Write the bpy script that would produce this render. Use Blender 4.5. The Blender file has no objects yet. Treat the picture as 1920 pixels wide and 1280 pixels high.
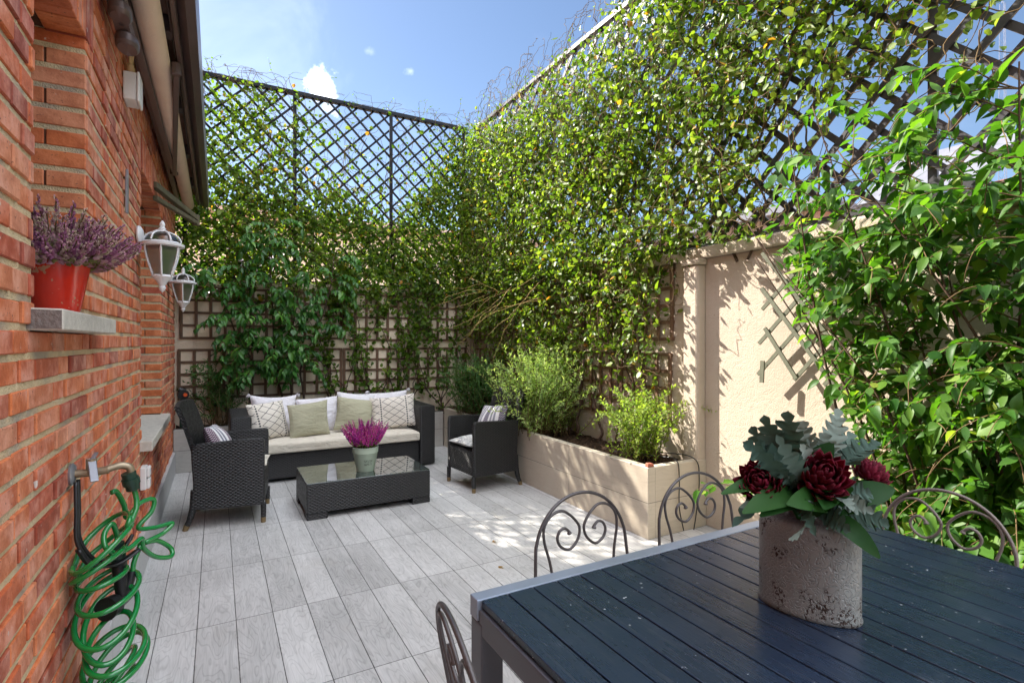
import bpy, bmesh, math, random
import numpy as np
from mathutils import Vector, Matrix, Euler

rng = np.random.default_rng(7)
random.seed(7)
SC = bpy.context.scene
COL = SC.collection
PI = math.pi

# ------------------------------------------------------------------ helpers
def tag(o, label=None, cat=None, group=None, kind=None):
    if label: o['label'] = label
    if cat: o['category'] = cat
    if group: o['group'] = group
    if kind: o['kind'] = kind
    return o

def thing(name, label, cat, loc=(0, 0, 0), rz=0.0, group=None):
    o = bpy.data.objects.new(name, None)
    COL.objects.link(o)
    o.empty_display_size = .1
    o.location = loc
    o.rotation_euler = (0, 0, rz)
    return tag(o, label, cat, group)

def copy_tree(o, parent=None):
    c = o.copy()
    COL.objects.link(c)
    if parent: c.parent = parent
    for ch in list(o.children):
        copy_tree(ch, c)
    return c

def wloc(o):
    v = Vector(o.location)
    while o.parent:
        o = o.parent
        v += Vector(o.location)
    return v

def spline(P, k=8, closed=False):
    P = [np.array(p, float) for p in P]
    n = len(P)
    out = []
    rngi = range(n if closed else n - 1)
    for i in rngi:
        if closed:
            p0, p1, p2, p3 = P[(i-1) % n], P[i], P[(i+1) % n], P[(i+2) % n]
        else:
            p0 = P[i-1] if i > 0 else 2*P[0]-P[1]
            p1, p2 = P[i], P[i+1]
            p3 = P[i+2] if i+2 < n else 2*P[-1]-P[-2]
        for j in range(k):
            t = j/k
            out.append(.5*((2*p1)+(-p0+p2)*t+(2*p0-5*p1+4*p2-p3)*t*t+(-p0+3*p1-3*p2+p3)*t**3))
    if not closed: out.append(P[-1])
    return out

class MB:
    def __init__(s):
        s.v = []; s.f = []; s.t = []; s.m = []
    def add(s, vs, fs, t=.5, m=0):
        o = len(s.v)
        s.v += [tuple(map(float, p)) for p in vs]
        for f in fs:
            s.f.append([o+i for i in f]); s.t.append(t); s.m.append(m)
    def box(s, x0, x1, y0, y1, z0, z1, t=.5, m=0):
        s.add([(x0,y0,z0),(x1,y0,z0),(x1,y1,z0),(x0,y1,z0),(x0,y0,z1),(x1,y0,z1),(x1,y1,z1),(x0,y1,z1)],
              [(0,3,2,1),(4,5,6,7),(0,1,5,4),(1,2,6,5),(2,3,7,6),(3,0,4,7)], t, m)
        return s
    def prism(s, poly, axis, a, b, t=.5, m=0):
        # poly: 2-D outline, extruded along axis from a to b
        def P(p, w):
            if axis == 0: return (w, p[0], p[1])
            if axis == 1: return (p[0], w, p[1])
            return (p[0], p[1], w)
        n = len(poly)
        ar = sum(poly[i][0]*poly[(i+1) % n][1]-poly[(i+1) % n][0]*poly[i][1] for i in range(n))
        flip = (ar < 0) ^ (axis == 1) ^ (b < a)
        vs = [P(p, a) for p in poly]+[P(p, b) for p in poly]
        fs = [tuple(range(n-1, -1, -1)), tuple(range(n, 2*n))]+[(i, (i+1) % n, n+(i+1) % n, n+i) for i in range(n)]
        if flip: fs = [tuple(reversed(f)) for f in fs]
        s.add(vs, fs, t, m)
        return s
    def beam(s, p0, p1, w, h, up=(0, 0, 1), t=.5, m=0):
        p0, p1 = Vector(p0), Vector(p1)
        d = (p1-p0).normalized()
        a = d.cross(Vector(up))
        if a.length < 1e-5: a = d.cross(Vector((1, 0, 0)))
        a.normalize(); b = a.cross(d).normalized()
        a *= w/2; b *= h/2
        vs = [p0-a-b, p0+a-b, p0+a+b, p0-a+b, p1-a-b, p1+a-b, p1+a+b, p1-a+b]
        s.add(vs, [(0,1,2,3),(7,6,5,4),(0,4,5,1),(1,5,6,2),(2,6,7,3),(3,7,4,0)], t, m)
        return s
    def tube(s, pts, r, n=8, closed=False, t=.5, m=0, ry=1.0):
        pts = [Vector(p) for p in pts]
        N = len(pts)
        rs = r if hasattr(r, '__len__') else [r]*N
        T = []
        for i in range(N):
            if closed: d = pts[(i+1) % N]-pts[i-1]
            else: d = pts[min(i+1, N-1)]-pts[max(i-1, 0)]
            T.append(d.normalized() if d.length > 1e-9 else Vector((0, 0, 1)))
        u = T[0].cross(Vector((0, 0, 1)))
        if u.length < .01: u = T[0].cross(Vector((1, 0, 0)))
        u.normalize()
        vs = []
        for i in range(N):
            u = (u-T[i]*u.dot(T[i]))
            if u.length < 1e-6: u = T[i].orthogonal()
            u.normalize()
            w = T[i].cross(u)
            for k in range(n):
                a = 2*PI*k/n
                vs.append(pts[i]+(u*math.cos(a)+w*math.sin(a)*ry)*rs[i])
        fs = []
        for i in range(N if closed else N-1):
            j = (i+1) % N
            for k in range(n):
                k2 = (k+1) % n
                fs.append((i*n+k, i*n+k2, j*n+k2, j*n+k))
        if not closed:
            fs.append(tuple(range(n-1, -1, -1)))
            fs.append(tuple((N-1)*n+k for k in range(n)))
        s.add(vs, fs, t, m)
        return s
    def lathe(s, prof, c=(0, 0, 0), n=24, sx=1., sy=1., rz=0., t=.5, m=0, cap=True):
        vs = []
        ca, sa = math.cos(rz), math.sin(rz)
        for r, z in prof:
            for k in range(n):
                a = 2*PI*k/n
                x, y = r*sx*math.cos(a), r*sy*math.sin(a)
                vs.append((c[0]+x*ca-y*sa, c[1]+x*sa+y*ca, c[2]+z))
        fs = []
        for i in range(len(prof)-1):
            for k in range(n):
                k2 = (k+1) % n
                fs.append((i*n+k, i*n+k2, (i+1)*n+k2, (i+1)*n+k))
        if cap:
            fs.append(tuple(range(n-1, -1, -1)))
            L = (len(prof)-1)*n
            fs.append(tuple(L+k for k in range(n)))
        s.add(vs, fs, t, m)
        return s
    def build(s, name, mat, parent=None, smooth=False, bevel=0., seg=2, local=False, sharp=None):
        me = bpy.data.meshes.new(name)
        off = Vector((0, 0, 0))
        if parent is not None and not local: off = wloc(parent)
        me.from_pydata([(p[0]-off.x, p[1]-off.y, p[2]-off.z) for p in s.v], [], s.f)
        at = me.attributes.new('tone', 'FLOAT', 'FACE')
        at.data.foreach_set('value', np.array(s.t, np.float32))
        mats = mat if isinstance(mat, (list, tuple)) else [mat]
        for mm in mats: me.materials.append(mm)
        if len(mats) > 1: me.polygons.foreach_set('material_index', np.array(s.m, np.int32))
        if smooth:
            me.polygons.foreach_set('use_smooth', np.ones(len(s.f), bool))
            if sharp is not None: me.set_sharp_from_angle(angle=math.radians(sharp))
        me.update()
        o = bpy.data.objects.new(name, me)
        COL.objects.link(o)
        if parent is not None: o.parent = parent
        if bevel:
            b = o.modifiers.new('bevel', 'BEVEL')
            b.width = bevel; b.segments = seg; b.limit_method = 'ANGLE'; b.angle_limit = math.radians(35)
        return o

def np_mesh(name, V, loops, starts, tone, mat, parent=None, smooth=False):
    me = bpy.data.meshes.new(name)
    if parent is not None:
        w = wloc(parent); V = V-np.array([w.x, w.y, w.z])
    me.vertices.add(len(V)); me.vertices.foreach_set('co', V.astype(np.float32).ravel())
    me.loops.add(len(loops)); me.loops.foreach_set('vertex_index', loops.astype(np.int32))
    me.polygons.add(len(starts)); me.polygons.foreach_set('loop_start', starts.astype(np.int32))
    at = me.attributes.new('tone', 'FLOAT', 'FACE')
    at.data.foreach_set('value', tone.astype(np.float32))
    me.update(calc_edges=True)
    me.validate()
    if smooth: me.polygons.foreach_set('use_smooth', np.ones(len(me.polygons), bool))
    me.materials.append(mat)
    o = bpy.data.objects.new(name, me)
    COL.objects.link(o)
    if parent is not None: o.parent = parent
    return o

def unit(a):
    return a/np.maximum(np.linalg.norm(a, axis=-1, keepdims=True), 1e-9)

def leaf_template(kind):
    if kind == 'small':
        v = [(0,0,0),(.28,.46,.10),(.68,.40,.06),(1,0,-.10),(.68,-.40,.06),(.28,-.46,.10)]
        f = [(0,1,2,3),(0,3,4,5)]
        v = [v[0], v[5], v[4], v[3], v[2], v[1]]
        f = [(0,1,2,3),(0,3,4,5)]
    elif kind == 'narrow':
        v = [(0,0,0),(.45,.5,.08),(1,0,-.05),(.45,-.5,.08)]
        f = [(0,3,2),(0,2,1)]
    elif kind == 'bud':
        v = [(0,0,-.3),(.5,.5,0),(1,0,.2),(.5,-.5,0),(.5,0,.5)]
        f = [(0,3,4),(3,2,4),(2,1,4),(1,0,4)]
    else:
        ts = [0, .14, .36, .6, .82, 1.]
        ws = [0, .30, .50, .44, .22, 0]
        cv = .26 if kind == 'big' else .0
        if kind == 'petal': ws = [0, .44, .5, .40, .20, 0]
        v = []; f = []
        for t, w in zip(ts, ws):
            z = -cv*t*t if kind == 'big' else .55*t*t-.25*t
            v.append((t, 0, z))
        for sgn in (1, -1):
            b = len(v)
            for t, w in list(zip(ts, ws))[1:-1]:
                z = (-cv*t*t+.16*w) if kind == 'big' else (.55*t*t-.25*t+.35*w)
                v.append((t, sgn*w, z))
            def q(a, bb, c, d=None):
                face = [a, bb, c]+([d] if d is not None else [])
                f.append(tuple(face if sgn < 0 else reversed(face)))
            q(0, b, 1)
            for i in range(3): q(1+i, b+i, b+i+1, 2+i)
            q(4, b+3, 5)
    return np.array(v, float), f

def leaves(name, P, D, N, L, W, tone, kind, mat, parent=None, smooth=False, curl=None):
    tv, tf = leaf_template(kind)
    P = np.asarray(P, float); n = len(P)
    D = unit(np.asarray(D, float))
    N = np.asarray(N, float)
    N = unit(N-D*np.sum(N*D, 1, keepdims=True))
    S = np.cross(N, D)
    L = np.broadcast_to(np.asarray(L, float), (n,)); W = np.broadcast_to(np.asarray(W, float), (n,))
    V = (P[:, None, :]+tv[None, :, 0, None]*D[:, None, :]*L[:, None, None]
         + tv[None, :, 1, None]*S[:, None, :]*W[:, None, None]
         + tv[None, :, 2, None]*N[:, None, :]*(L*(1. if curl is None else curl))[:, None, None])
    k = len(tv)
    fl = np.concatenate([np.array(f) for f in tf])
    lens = np.array([len(f) for f in tf])
    loops = (fl[None, :]+np.arange(n)[:, None]*k).ravel()
    st = np.concatenate([[0], np.cumsum(lens)[:-1]])
    starts = (st[None, :]+np.arange(n)[:, None]*lens.sum()).ravel()
    tn = np.repeat(np.broadcast_to(np.asarray(tone, float), (n,)), len(tf))
    return np_mesh(name, V.reshape(-1, 3), loops, starts, tn, mat, parent, smooth)

# ------------------------------------------------------------------ node helper
class X:
    def __init__(s, g, sock): s.g = g; s.s = sock
    def _b(s, op, o, r=False):
        return s.g.m(op, o, s) if r else s.g.m(op, s, o)
    def __add__(s, o): return s._b('ADD', o)
    def __radd__(s, o): return s._b('ADD', o)
    def __sub__(s, o): return s._b('SUBTRACT', o)
    def __rsub__(s, o): return s._b('SUBTRACT', o, True)
    def __mul__(s, o): return s._b('MULTIPLY', o)
    def __rmul__(s, o): return s._b('MULTIPLY', o)
    def __truediv__(s, o): return s._b('DIVIDE', o)

class G:
    def __init__(s, name):
        s.mat = bpy.data.materials.new(name); s.mat.use_nodes = True
        s.nt = s.mat.node_tree; s.nt.nodes.clear()
        s.out = s.nt.nodes.new('ShaderNodeOutputMaterial')
    def n(s, t): return s.nt.nodes.new(t)
    def put(s, sock, val):
        if val is None: return
        if isinstance(val, X): s.nt.links.new(val.s, sock)
        elif hasattr(val, 'is_output'): s.nt.links.new(val, sock)
        else:
            if sock.type == 'RGBA' and len(val) == 3: val = (*val, 1)
            sock.default_value = val
    def m(s, op, a, b=None, c=None, clamp=False):
        nd = s.n('ShaderNodeMath'); nd.operation = op; nd.use_clamp = clamp
        s.put(nd.inputs[0], a)
        if b is not None: s.put(nd.inputs[1], b)
        if c is not None: s.put(nd.inputs[2], c)
        return X(s, nd.outputs[0])
    def tc(s, which='Object'):
        return X(s, s.n('ShaderNodeTexCoord').outputs[which])
    def pos(s):
        return X(s, s.n('ShaderNodeNewGeometry').outputs['Position'])
    def sep(s, v):
        nd = s.n('ShaderNodeSeparateXYZ'); s.put(nd.inputs[0], v)
        return [X(s, nd.outputs[i]) for i in range(3)]
    def comb(s, x=0., y=0., z=0.):
        nd = s.n('ShaderNodeCombineXYZ')
        s.put(nd.inputs[0], x); s.put(nd.inputs[1], y); s.put(nd.inputs[2], z)
        return X(s, nd.outputs[0])
    def noise(s, v=None, scale=5., detail=3., rough=.5, dist=0., out=0):
        nd = s.n('ShaderNodeTexNoise')
        if v is not None: s.put(nd.inputs['Vector'], v)
        s.put(nd.inputs['Scale'], scale); nd.inputs['Detail'].default_value = detail
        nd.inputs['Roughness'].default_value = rough; nd.inputs['Distortion'].default_value = dist
        return X(s, nd.outputs[out])
    def white(s, v):
        nd = s.n('ShaderNodeTexWhiteNoise'); nd.noise_dimensions = '3D'
        s.put(nd.inputs['Vector'], v)
        return X(s, nd.outputs['Value'])
    def voro(s, v=None, scale=5., feature='F1', out='Distance', rnd=1.):
        nd = s.n('ShaderNodeTexVoronoi'); nd.feature = feature
        if v is not None: s.put(nd.inputs['Vector'], v)
        nd.inputs['Scale'].default_value = scale
        nd.inputs['Randomness'].default_value = rnd
        return X(s, nd.outputs[out])
    def ramp(s, f, stops, interp='LINEAR'):
        nd = s.n('ShaderNodeValToRGB'); cr = nd.color_ramp; cr.interpolation = interp
        while len(cr.elements) < len(stops): cr.elements.new(.5)
        for e, (p, c) in zip(cr.elements, stops):
            e.position = p
            e.color = (*c, 1) if hasattr(c, '__len__') else (c, c, c, 1)
        s.put(nd.inputs[0], f)
        return X(s, nd.outputs[0])
    def smooth(s, x, a, b):
        nd = s.n('ShaderNodeMapRange'); nd.interpolation_type = 'SMOOTHSTEP'
        s.put(nd.inputs[0], x); nd.inputs[1].default_value = a; nd.inputs[2].default_value = b
        return X(s, nd.outputs[0])
    def mix(s, f, a, b, blend='MIX'):
        nd = s.n('ShaderNodeMix'); nd.data_type = 'RGBA'; nd.blend_type = blend
        s.put(nd.inputs['Factor'], f); s.put(nd.inputs[6], a); s.put(nd.inputs[7], b)
        return X(s, nd.outputs[2])
    def attr(s, name='tone'):
        nd = s.n('ShaderNodeAttribute'); nd.attribute_name = name
        return X(s, nd.outputs['Fac'])
    def objrand(s):
        return X(s, s.n('ShaderNodeObjectInfo').outputs['Random'])
    def bump(s, h, dist=.005, strength=1., normal=None):
        nd = s.n('ShaderNodeBump'); nd.inputs['Distance'].default_value = dist
        nd.inputs['Strength'].default_value = strength
        s.put(nd.inputs['Height'], h)
        if normal is not None: s.put(nd.inputs['Normal'], normal)
        return X(s, nd.outputs[0])
    def bsdf(s, color, rough=.6, normal=None, metal=0., spec=.5, link=True, **kw):
        nd = s.n('ShaderNodeBsdfPrincipled')
        s.put(nd.inputs['Base Color'], color); s.put(nd.inputs['Roughness'], rough)
        s.put(nd.inputs['Metallic'], metal); s.put(nd.inputs['Specular IOR Level'], spec)
        if normal is not None: s.put(nd.inputs['Normal'], normal)
        for k, v in kw.items(): s.put(nd.inputs[k], v)
        if link: s.nt.links.new(nd.outputs[0], s.out.inputs[0])
        return X(s, nd.outputs[0])
    def surf(s, sh): s.nt.links.new(sh.s, s.out.inputs[0])

def plain(name, col, rough=.5, metal=0., spec=.5, var=.12, scale=8., bump=0., bscale=60., **kw):
    g = G(name); v = g.tc()
    n = g.noise(v, scale, 4., .6)
    c = g.mix(n, tuple(max(0, x*(1-var*2)) for x in col), tuple(min(1, x*(1+var*2)) for x in col))
    nm = g.bump(g.noise(v, bscale, 3., .6), bump) if bump else None
    r = g.m('ADD', g.m('MULTIPLY', n, .2), rough-.1)
    g.bsdf(c, r, nm, metal, spec, **kw)
    return g.mat

def leaf_mat(name, stops, trans=.42, rough=.42, spec=.35, tcol=(1.15, 1.25, .45)):
    g = G(name)
    c = g.ramp(g.attr(), stops)
    n = g.noise(g.pos(), 45., 2.)
    c = g.mix(g.m('MULTIPLY', n, .35), c, g.mix(1., c, (.55, .6, .5), 'MULTIPLY'))
    p = g.bsdf(c, rough, None, 0., spec, link=False)
    tr = g.n('ShaderNodeBsdfTranslucent')
    g.put(tr.inputs[0], g.mix(1., c, tcol, 'MULTIPLY'))
    mx = g.n('ShaderNodeMixShader'); mx.inputs[0].default_value = trans
    g.nt.links.new(p.s, mx.inputs[1]); g.nt.links.new(tr.outputs[0], mx.inputs[2])
    g.nt.links.new(mx.outputs[0], g.out.inputs[0])
    return g.mat
# ------------------------------------------------------------------ materials
def mat_brick():
    g = G('brick'); t = g.attr(); p = g.pos()
    c = g.ramp(t, [(0., (.30, .048, .020)), (.25, (.56, .125, .040)), (.5, (.66, .18, .052)), (.75, (.66, .23, .10)), (.9, (.66, .30, .18)), (1., (.46, .09, .04))])
    n1 = g.noise(p, 14., 5., .65); n2 = g.noise(p, 90., 4., .6)
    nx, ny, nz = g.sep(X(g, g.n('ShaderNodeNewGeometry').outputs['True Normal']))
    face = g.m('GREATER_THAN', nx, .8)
    eff_sky = g.smooth(g.noise(p, 7., 6., .7), .40, .70)
    k = g.m('MULTIPLY', eff_sky, g.m('ADD', .15, g.m('MULTIPLY', face, .50)))  # efflorescence, raised on the front faces to paint in pinkish sky reflection
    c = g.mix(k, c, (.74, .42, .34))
    c = g.mix(g.m('MULTIPLY', face, .15), c, (.72, .27, .17))  # front faces tinted pink, sky reflection put into the colour
    c = g.mix(g.smooth(n1, .35, .62), g.mix(1., c, (.72, .62, .6), 'MULTIPLY'), c)
    c = g.mix(g.smooth(n2, .62, .72), c, (.16, .05, .03))
    c = g.mix(g.smooth(g.noise(p, 33., 3.), .70, .76), c, (.62, .52, .46))
    h = g.m('ADD', g.m('MULTIPLY', n2, .6), n1)
    g.bsdf(c, .62, g.bump(h, .004, .8), spec=.45)
    return g.mat

def mat_mortar():
    g = G('mortar'); p = g.pos()
    n = g.noise(p, 40., 5., .7); n2 = g.noise(p, 5., 3.)
    c = g.mix(n, (.50, .38, .21), (.80, .65, .43))
    c = g.mix(g.smooth(n2, .45, .7), c, (.40, .34, .27))
    g.bsdf(c, .95, g.bump(g.m('ADD', n, g.noise(p, 160., 3.)), .006, 1.), spec=.1)
    return g.mat

def wood_tile(name, axis='floor', w=.1712, l=.7350, ox=-.257, oy=-.637, c0=(.33, .325, .315), c1=(.55, .545, .535), tint=None):
    g = G(name); p = g.pos(); x, y, z = g.sep(p)
    if axis == 'floor': u, v = x, y
    elif axis == 'ywall': u, v = z, y            # planks run along Y on an X-facing wall
    else: u, v = z, x                            # planks run along X on a Y-facing wall
    fu = g.m('DIVIDE', g.m('SUBTRACT', u, ox), w); fv = g.m('DIVIDE', g.m('SUBTRACT', v, oy), l)
    iu, iv = g.m('FLOOR', fu), g.m('FLOOR', fv)
    ru = g.m('MULTIPLY', g.m('FRACT', fu), w); rv = g.m('MULTIPLY', g.m('FRACT', fv), l)
    if axis == 'floor':
        du = g.m('MINIMUM', ru, g.m('SUBTRACT', w, ru))
        dv = g.m('MINIMUM', rv, g.m('SUBTRACT', l, rv))
        edge = g.m('MINIMUM', du, dv)
    else:
        # individual slabs: use the side faces only
        du = g.m('MINIMUM', ru, g.m('SUBTRACT', w, ru)); dv = g.m('MINIMUM', rv, g.m('SUBTRACT', l, rv))
        edge = g.m('MINIMUM', du, dv)
    rnd = g.white(g.comb(iu, iv, 3.7)); rnd2 = g.white(g.comb(iv, iu, 9.1))
    # grain: stretched noise along the plank, rings here and there
    gv = g.comb(g.m('ADD', g.m('MULTIPLY', u, 34.), g.m('MULTIPLY', rnd, 90.)),
                g.m('ADD', g.m('MULTIPLY', v, 2.6), g.m('MULTIPLY', rnd2, 70.)), 0.)
    g1 = g.noise(gv, 1., 6., .62, 1.2)
    kv = g.comb(g.m('ADD', g.m('MULTIPLY', u, 9.), g.m('MULTIPLY', rnd, 60.)),
                g.m('ADD', g.m('MULTIPLY', v, 2.2), g.m('MULTIPLY', rnd2, 50.)), 0.)
    k1 = g.noise(kv, 1., 2., .5, .3)
    rings = g.m('FRACT', g.m('MULTIPLY', k1, 17.))
    ringl = g.smooth(g.m('ABSOLUTE', g.m('SUBTRACT', rings, .5)), .30, .5)
    fine = g.noise(g.comb(g.m('MULTIPLY', u, 300.), g.m('MULTIPLY', v, 9.), rnd), 1., 3., .6)
    cl = g.noise(p, 2.3, 4., .6)
    f = g.m('ADD', g.m('MULTIPLY', g1, .55), g.m('ADD', .04, g.m('MULTIPLY', rnd, .21)))
    f = g.m('ADD', f, g.m('MULTIPLY', g.m('SUBTRACT', fine, .5), .35))
    f = g.m('ADD', f, g.m('MULTIPLY', g.m('SUBTRACT', cl, .5), .5))
    f = g.m('SUBTRACT', f, g.m('MULTIPLY', ringl, .16))
    c = g.mix(g.m('ADD', f, .05, clamp=True), c0, c1)
    dark = g.smooth(g1, .36, .24)
    c = g.mix(g.m('MULTIPLY', dark, .55), c, tuple(x*.45 for x in c0))
    c = g.mix(g.m('MULTIPLY', g.smooth(g.noise(p, 9., 5., .7), .63, .76), .35), c, (.30, .27, .23))
    if axis == 'floor':
        ck = g.voro(g.comb(g.m('ADD', x, g.m('MULTIPLY', g.noise(p, 6., 3.), .10)), g.m('ADD', y, g.m('MULTIPLY', g.noise(p, 5., 3.), .14)), rnd), 2.1, 'DISTANCE_TO_EDGE')
        ck = g.m('MULTIPLY', g.smooth(ck, .0045, .001), g.m('GREATER_THAN', rnd2, 1.5))
        c = g.mix(g.m('MULTIPLY', ck, .8), c, (.06, .055, .05))
    st2 = g.smooth(g.noise(p, 1.6, 5., .65, .4), .54, .70)
    c = g.mix(g.m('MULTIPLY', st2, .22), c, (.34, .30, .25))
    gr = g.smooth(g.m('ADD', edge, g.m('MULTIPLY', g.m('SUBTRACT', g.noise(p, 40., 3.), .5), .0022)), .0008, .0030)
    c = g.mix(gr, (.085, .08, .075), c)
    h = g.m('ADD', g.m('MULTIPLY', gr, 1.2), g.m('MULTIPLY', g.m('ADD', fine, g1), .12))
    rough = g.m('ADD', .42, g.m('MULTIPLY', g1, .2))
    g.bsdf(c, rough, g.bump(h, .002, .6), spec=.4)
    return g.mat

def mat_render(name, col=(.70, .56, .38)):
    g = G(name); p = g.pos()
    n = g.noise(p, 3., 5., .6); n2 = g.noise(p, 120., 3., .6); n3 = g.noise(p, 35., 4., .6)
    x, y, z = g.sep(p)
    c = g.mix(n, tuple(k*.86 for k in col), tuple(min(1, k*1.10) for k in col))
    streak = g.noise(g.comb(g.m('MULTIPLY', x, 9.), g.m('MULTIPLY', y, 9.), g.m('MULTIPLY', z, 1.1)), 1., 4., .6)
    c = g.mix(g.m('MULTIPLY', g.smooth(streak, .55, .78), .28), c, tuple(k*.55 for k in col))
    c = g.mix(g.smooth(n3, .72, .78), c, tuple(k*.6 for k in col))
    g.bsdf(c, .9, g.bump(g.m('ADD', n2, n3), .006, .7), spec=.2)
    return g.mat

def mat_wicker(name='black_wicker', q=.036, r=.0125):
    g = G(name); p = g.tc('Object'); x, y, z = g.sep(p)
    nx, ny, nz = g.sep(X(g, g.n('ShaderNodeTexCoord').outputs['Normal']))
    top = g.m('GREATER_THAN', g.m('ABSOLUTE', nz), .75)
    u = g.m('ADD', x, g.m('MULTIPLY', y, g.m('SUBTRACT', 1., top)))
    v = g.m('ADD', g.m('MULTIPLY', z, g.m('SUBTRACT', 1., top)), g.m('MULTIPLY', y, top))
    row = g.m('FLOOR', g.m('DIVIDE', v, r))
    par = g.m('MODULO', g.m('ABSOLUTE', row), 2.)
    hu = g.m('ABSOLUTE', g.m('SINE', g.m('MULTIPLY', g.m('ADD', g.m('DIVIDE', u, q), g.m('MULTIPLY', par, .5)), PI)))
    hv = g.m('SINE', g.m('MULTIPLY', g.m('FRACT', g.m('DIVIDE', v, r)), PI))
    h = g.m('MULTIPLY', g.m('POWER', hu, .6), g.m('POWER', hv, .6))
    rn = g.white(g.comb(row, g.m('FLOOR', g.m('ADD', g.m('DIVIDE', u, q), g.m('MULTIPLY', par, .5))), 1.))
    hi = g.mix(rn, (.006, .005, .006), (.020, .017, .018))
    c = g.mix(g.smooth(h, .2, .75), (.0015, .0015, .0015), hi)
    g.bsdf(c, g.m('ADD', .30, g.m('MULTIPLY', rn, .16)), g.bump(h, .006, 1.), spec=.55)
    return g.mat

def mat_fabric(name, col, wr=.05, weave=420., rough=.9):
    g = G(name); p = g.tc('Object'); x, y, z = g.sep(p)
    n = g.noise(p, 7., 3.); w = g.noise(p, weave, 2.)
    wr_n = g.noise(g.comb(g.m('MULTIPLY', x, 1.), g.m('MULTIPLY', y, 1.), g.m('MULTIPLY', z, 2.2)), 9., 3., .5, .8)
    c = g.mix(n, tuple(k*.93 for k in col), tuple(min(1, k*1.05) for k in col))
    c = g.mix(g.m('MULTIPLY', w, .18), c, tuple(k*.55 for k in col))
    nm = g.bump(wr_n, wr, .45); nm = g.bump(w, .001, .5, nm)
    g.bsdf(c, rough, nm, spec=.15, **{'Sheen Weight': .15})
    return g.mat

def mat_diamond(name):
    g = G(name); p = g.tc('Object'); x, y, z = g.sep(p)
    u = g.m('DIVIDE', x, .125); v = g.m('DIVIDE', z, .080)
    j = g.m('MULTIPLY', g.m('SUBTRACT', g.noise(p, 18., 2.), .5), .10)
    a = g.m('ABSOLUTE', g.m('SUBTRACT', g.m('FRACT', g.m('ADD', g.m('ADD', u, v), j)), .5))
    b = g.m('ABSOLUTE', g.m('SUBTRACT', g.m('FRACT', g.m('ADD', g.m('SUBTRACT', u, v), j)), .5))
    line = g.m('MAXIMUM', g.m('LESS_THAN', a, .035), g.m('LESS_THAN', b, .035))
    ax = g.m('ABSOLUTE', x)
    inn = g.m('LESS_THAN', ax, .125)
    outr = g.m('GREATER_THAN', ax, .165)
    line = g.m('MULTIPLY', line, g.m('MAXIMUM', inn, outr))
    dx = g.m('DIVIDE', g.m('ABSOLUTE', g.m('SUBTRACT', ax, .145)), .012)
    dz = g.m('DIVIDE', g.m('ABSOLUTE', g.m('SUBTRACT', g.m('FRACT', g.m('DIVIDE', z, .026)), .5)), .40)
    dot = g.m('LESS_THAN', g.m('ADD', dx, dz), 1.)
    k = g.m('MAXIMUM', line, dot)
    w = g.noise(p, 420., 2.)
    c = g.mix(k, g.mix(g.m('MULTIPLY', w, .2), (.72, .66, .58), (.5, .45, .4)), (.035, .033, .04))
    g.bsdf(c, .9, g.bump(g.noise(p, 8., 3.), .03, .4), spec=.15)
    return g.mat

def mat_stripe(name, d1=(.10, .035, .075), d2=(.06, .065, .13)):
    g = G(name); p = g.tc('Object'); x, y, z = g.sep(p)
    f = g.m('FRACT', g.m('DIVIDE', g.m('ADD', x, .035), .17))
    wide = g.m('MULTIPLY', g.m('GREATER_THAN', f, .06), g.m('LESS_THAN', f, .40))
    th1 = g.m('MULTIPLY', g.m('GREATER_THAN', f, .52), g.m('LESS_THAN', f, .63))
    th2 = g.m('MULTIPLY', g.m('GREATER_THAN', f, .72), g.m('LESS_THAN', f, .85))
    zz = g.m('FRACT', g.m('DIVIDE', g.m('ADD', z, g.m('MULTIPLY', g.m('FLOOR', g.m('DIVIDE', x, .012)), .008)), .016))
    pat = g.m('GREATER_THAN', zz, .38)
    c = g.mix(g.m('MULTIPLY', wide, g.m('ADD', g.m('MULTIPLY', pat, .6), .4)), (.74, .72, .72), d1)
    c = g.mix(g.m('MULTIPLY', g.m('MAXIMUM', th1, th2), g.m('ADD', g.m('MULTIPLY', pat, .3), .6)), c, d2)
    g.bsdf(c, .9, g.bump(g.noise(p, 10., 3.), .03, .4), spec=.15)
    return g.mat

def mat_blotch(name):
    g = G(name); p = g.tc('Object')
    n = g.noise(p, 16., 3., .6, 1.)
    c = g.ramp(n, [(.40, (.66, .64, .60)), (.47, (.42, .43, .42)), (.55, (.62, .61, .58)), (.62, (.16, .17, .19)), (.68, (.60, .58, .55))])
    g.bsdf(c, .9, g.bump(g.noise(p, 10., 3.), .03, .4), spec=.15)
    return g.mat

def mat_slat():
    g = G('dark_slat_paint'); p = g.pos(); x, y, z = g.sep(p); t = g.attr()
    st = g.noise(g.comb(g.m('MULTIPLY', x, 160.), g.m('MULTIPLY', y, 5.), t), 1., 4., .6)
    n = g.noise(p, 5., 5., .65)
    c = g.mix(n, (.007, .014, .030), (.018, .033, .062))
    c = g.mix(g.m('MULTIPLY', g.smooth(st, .52, .75), .4), c, (.06, .065, .075))
    sp = g.smooth(g.noise(p, 85., 2., .5), .715, .74)
    dens = g.smooth(g.noise(p, 4., 3.), .42, .62)
    c = g.mix(g.m('MULTIPLY', sp, dens), c, (.45, .47, .5))
    dust = g.m('MULTIPLY', g.smooth(g.noise(p, 7., 6., .7), .56, .8), .3)
    c = g.mix(dust, c, (.13, .15, .19))
    r = g.m('ADD', .16, g.m('ADD', g.m('MULTIPLY', st, .10), g.m('MULTIPLY', n, .14)))
    g.bsdf(c, r, g.bump(g.m('ADD', st, g.m('MULTIPLY', g.noise(p, 70., 3.), .6)), .0012, .5), spec=.5)
    return g.mat

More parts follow.
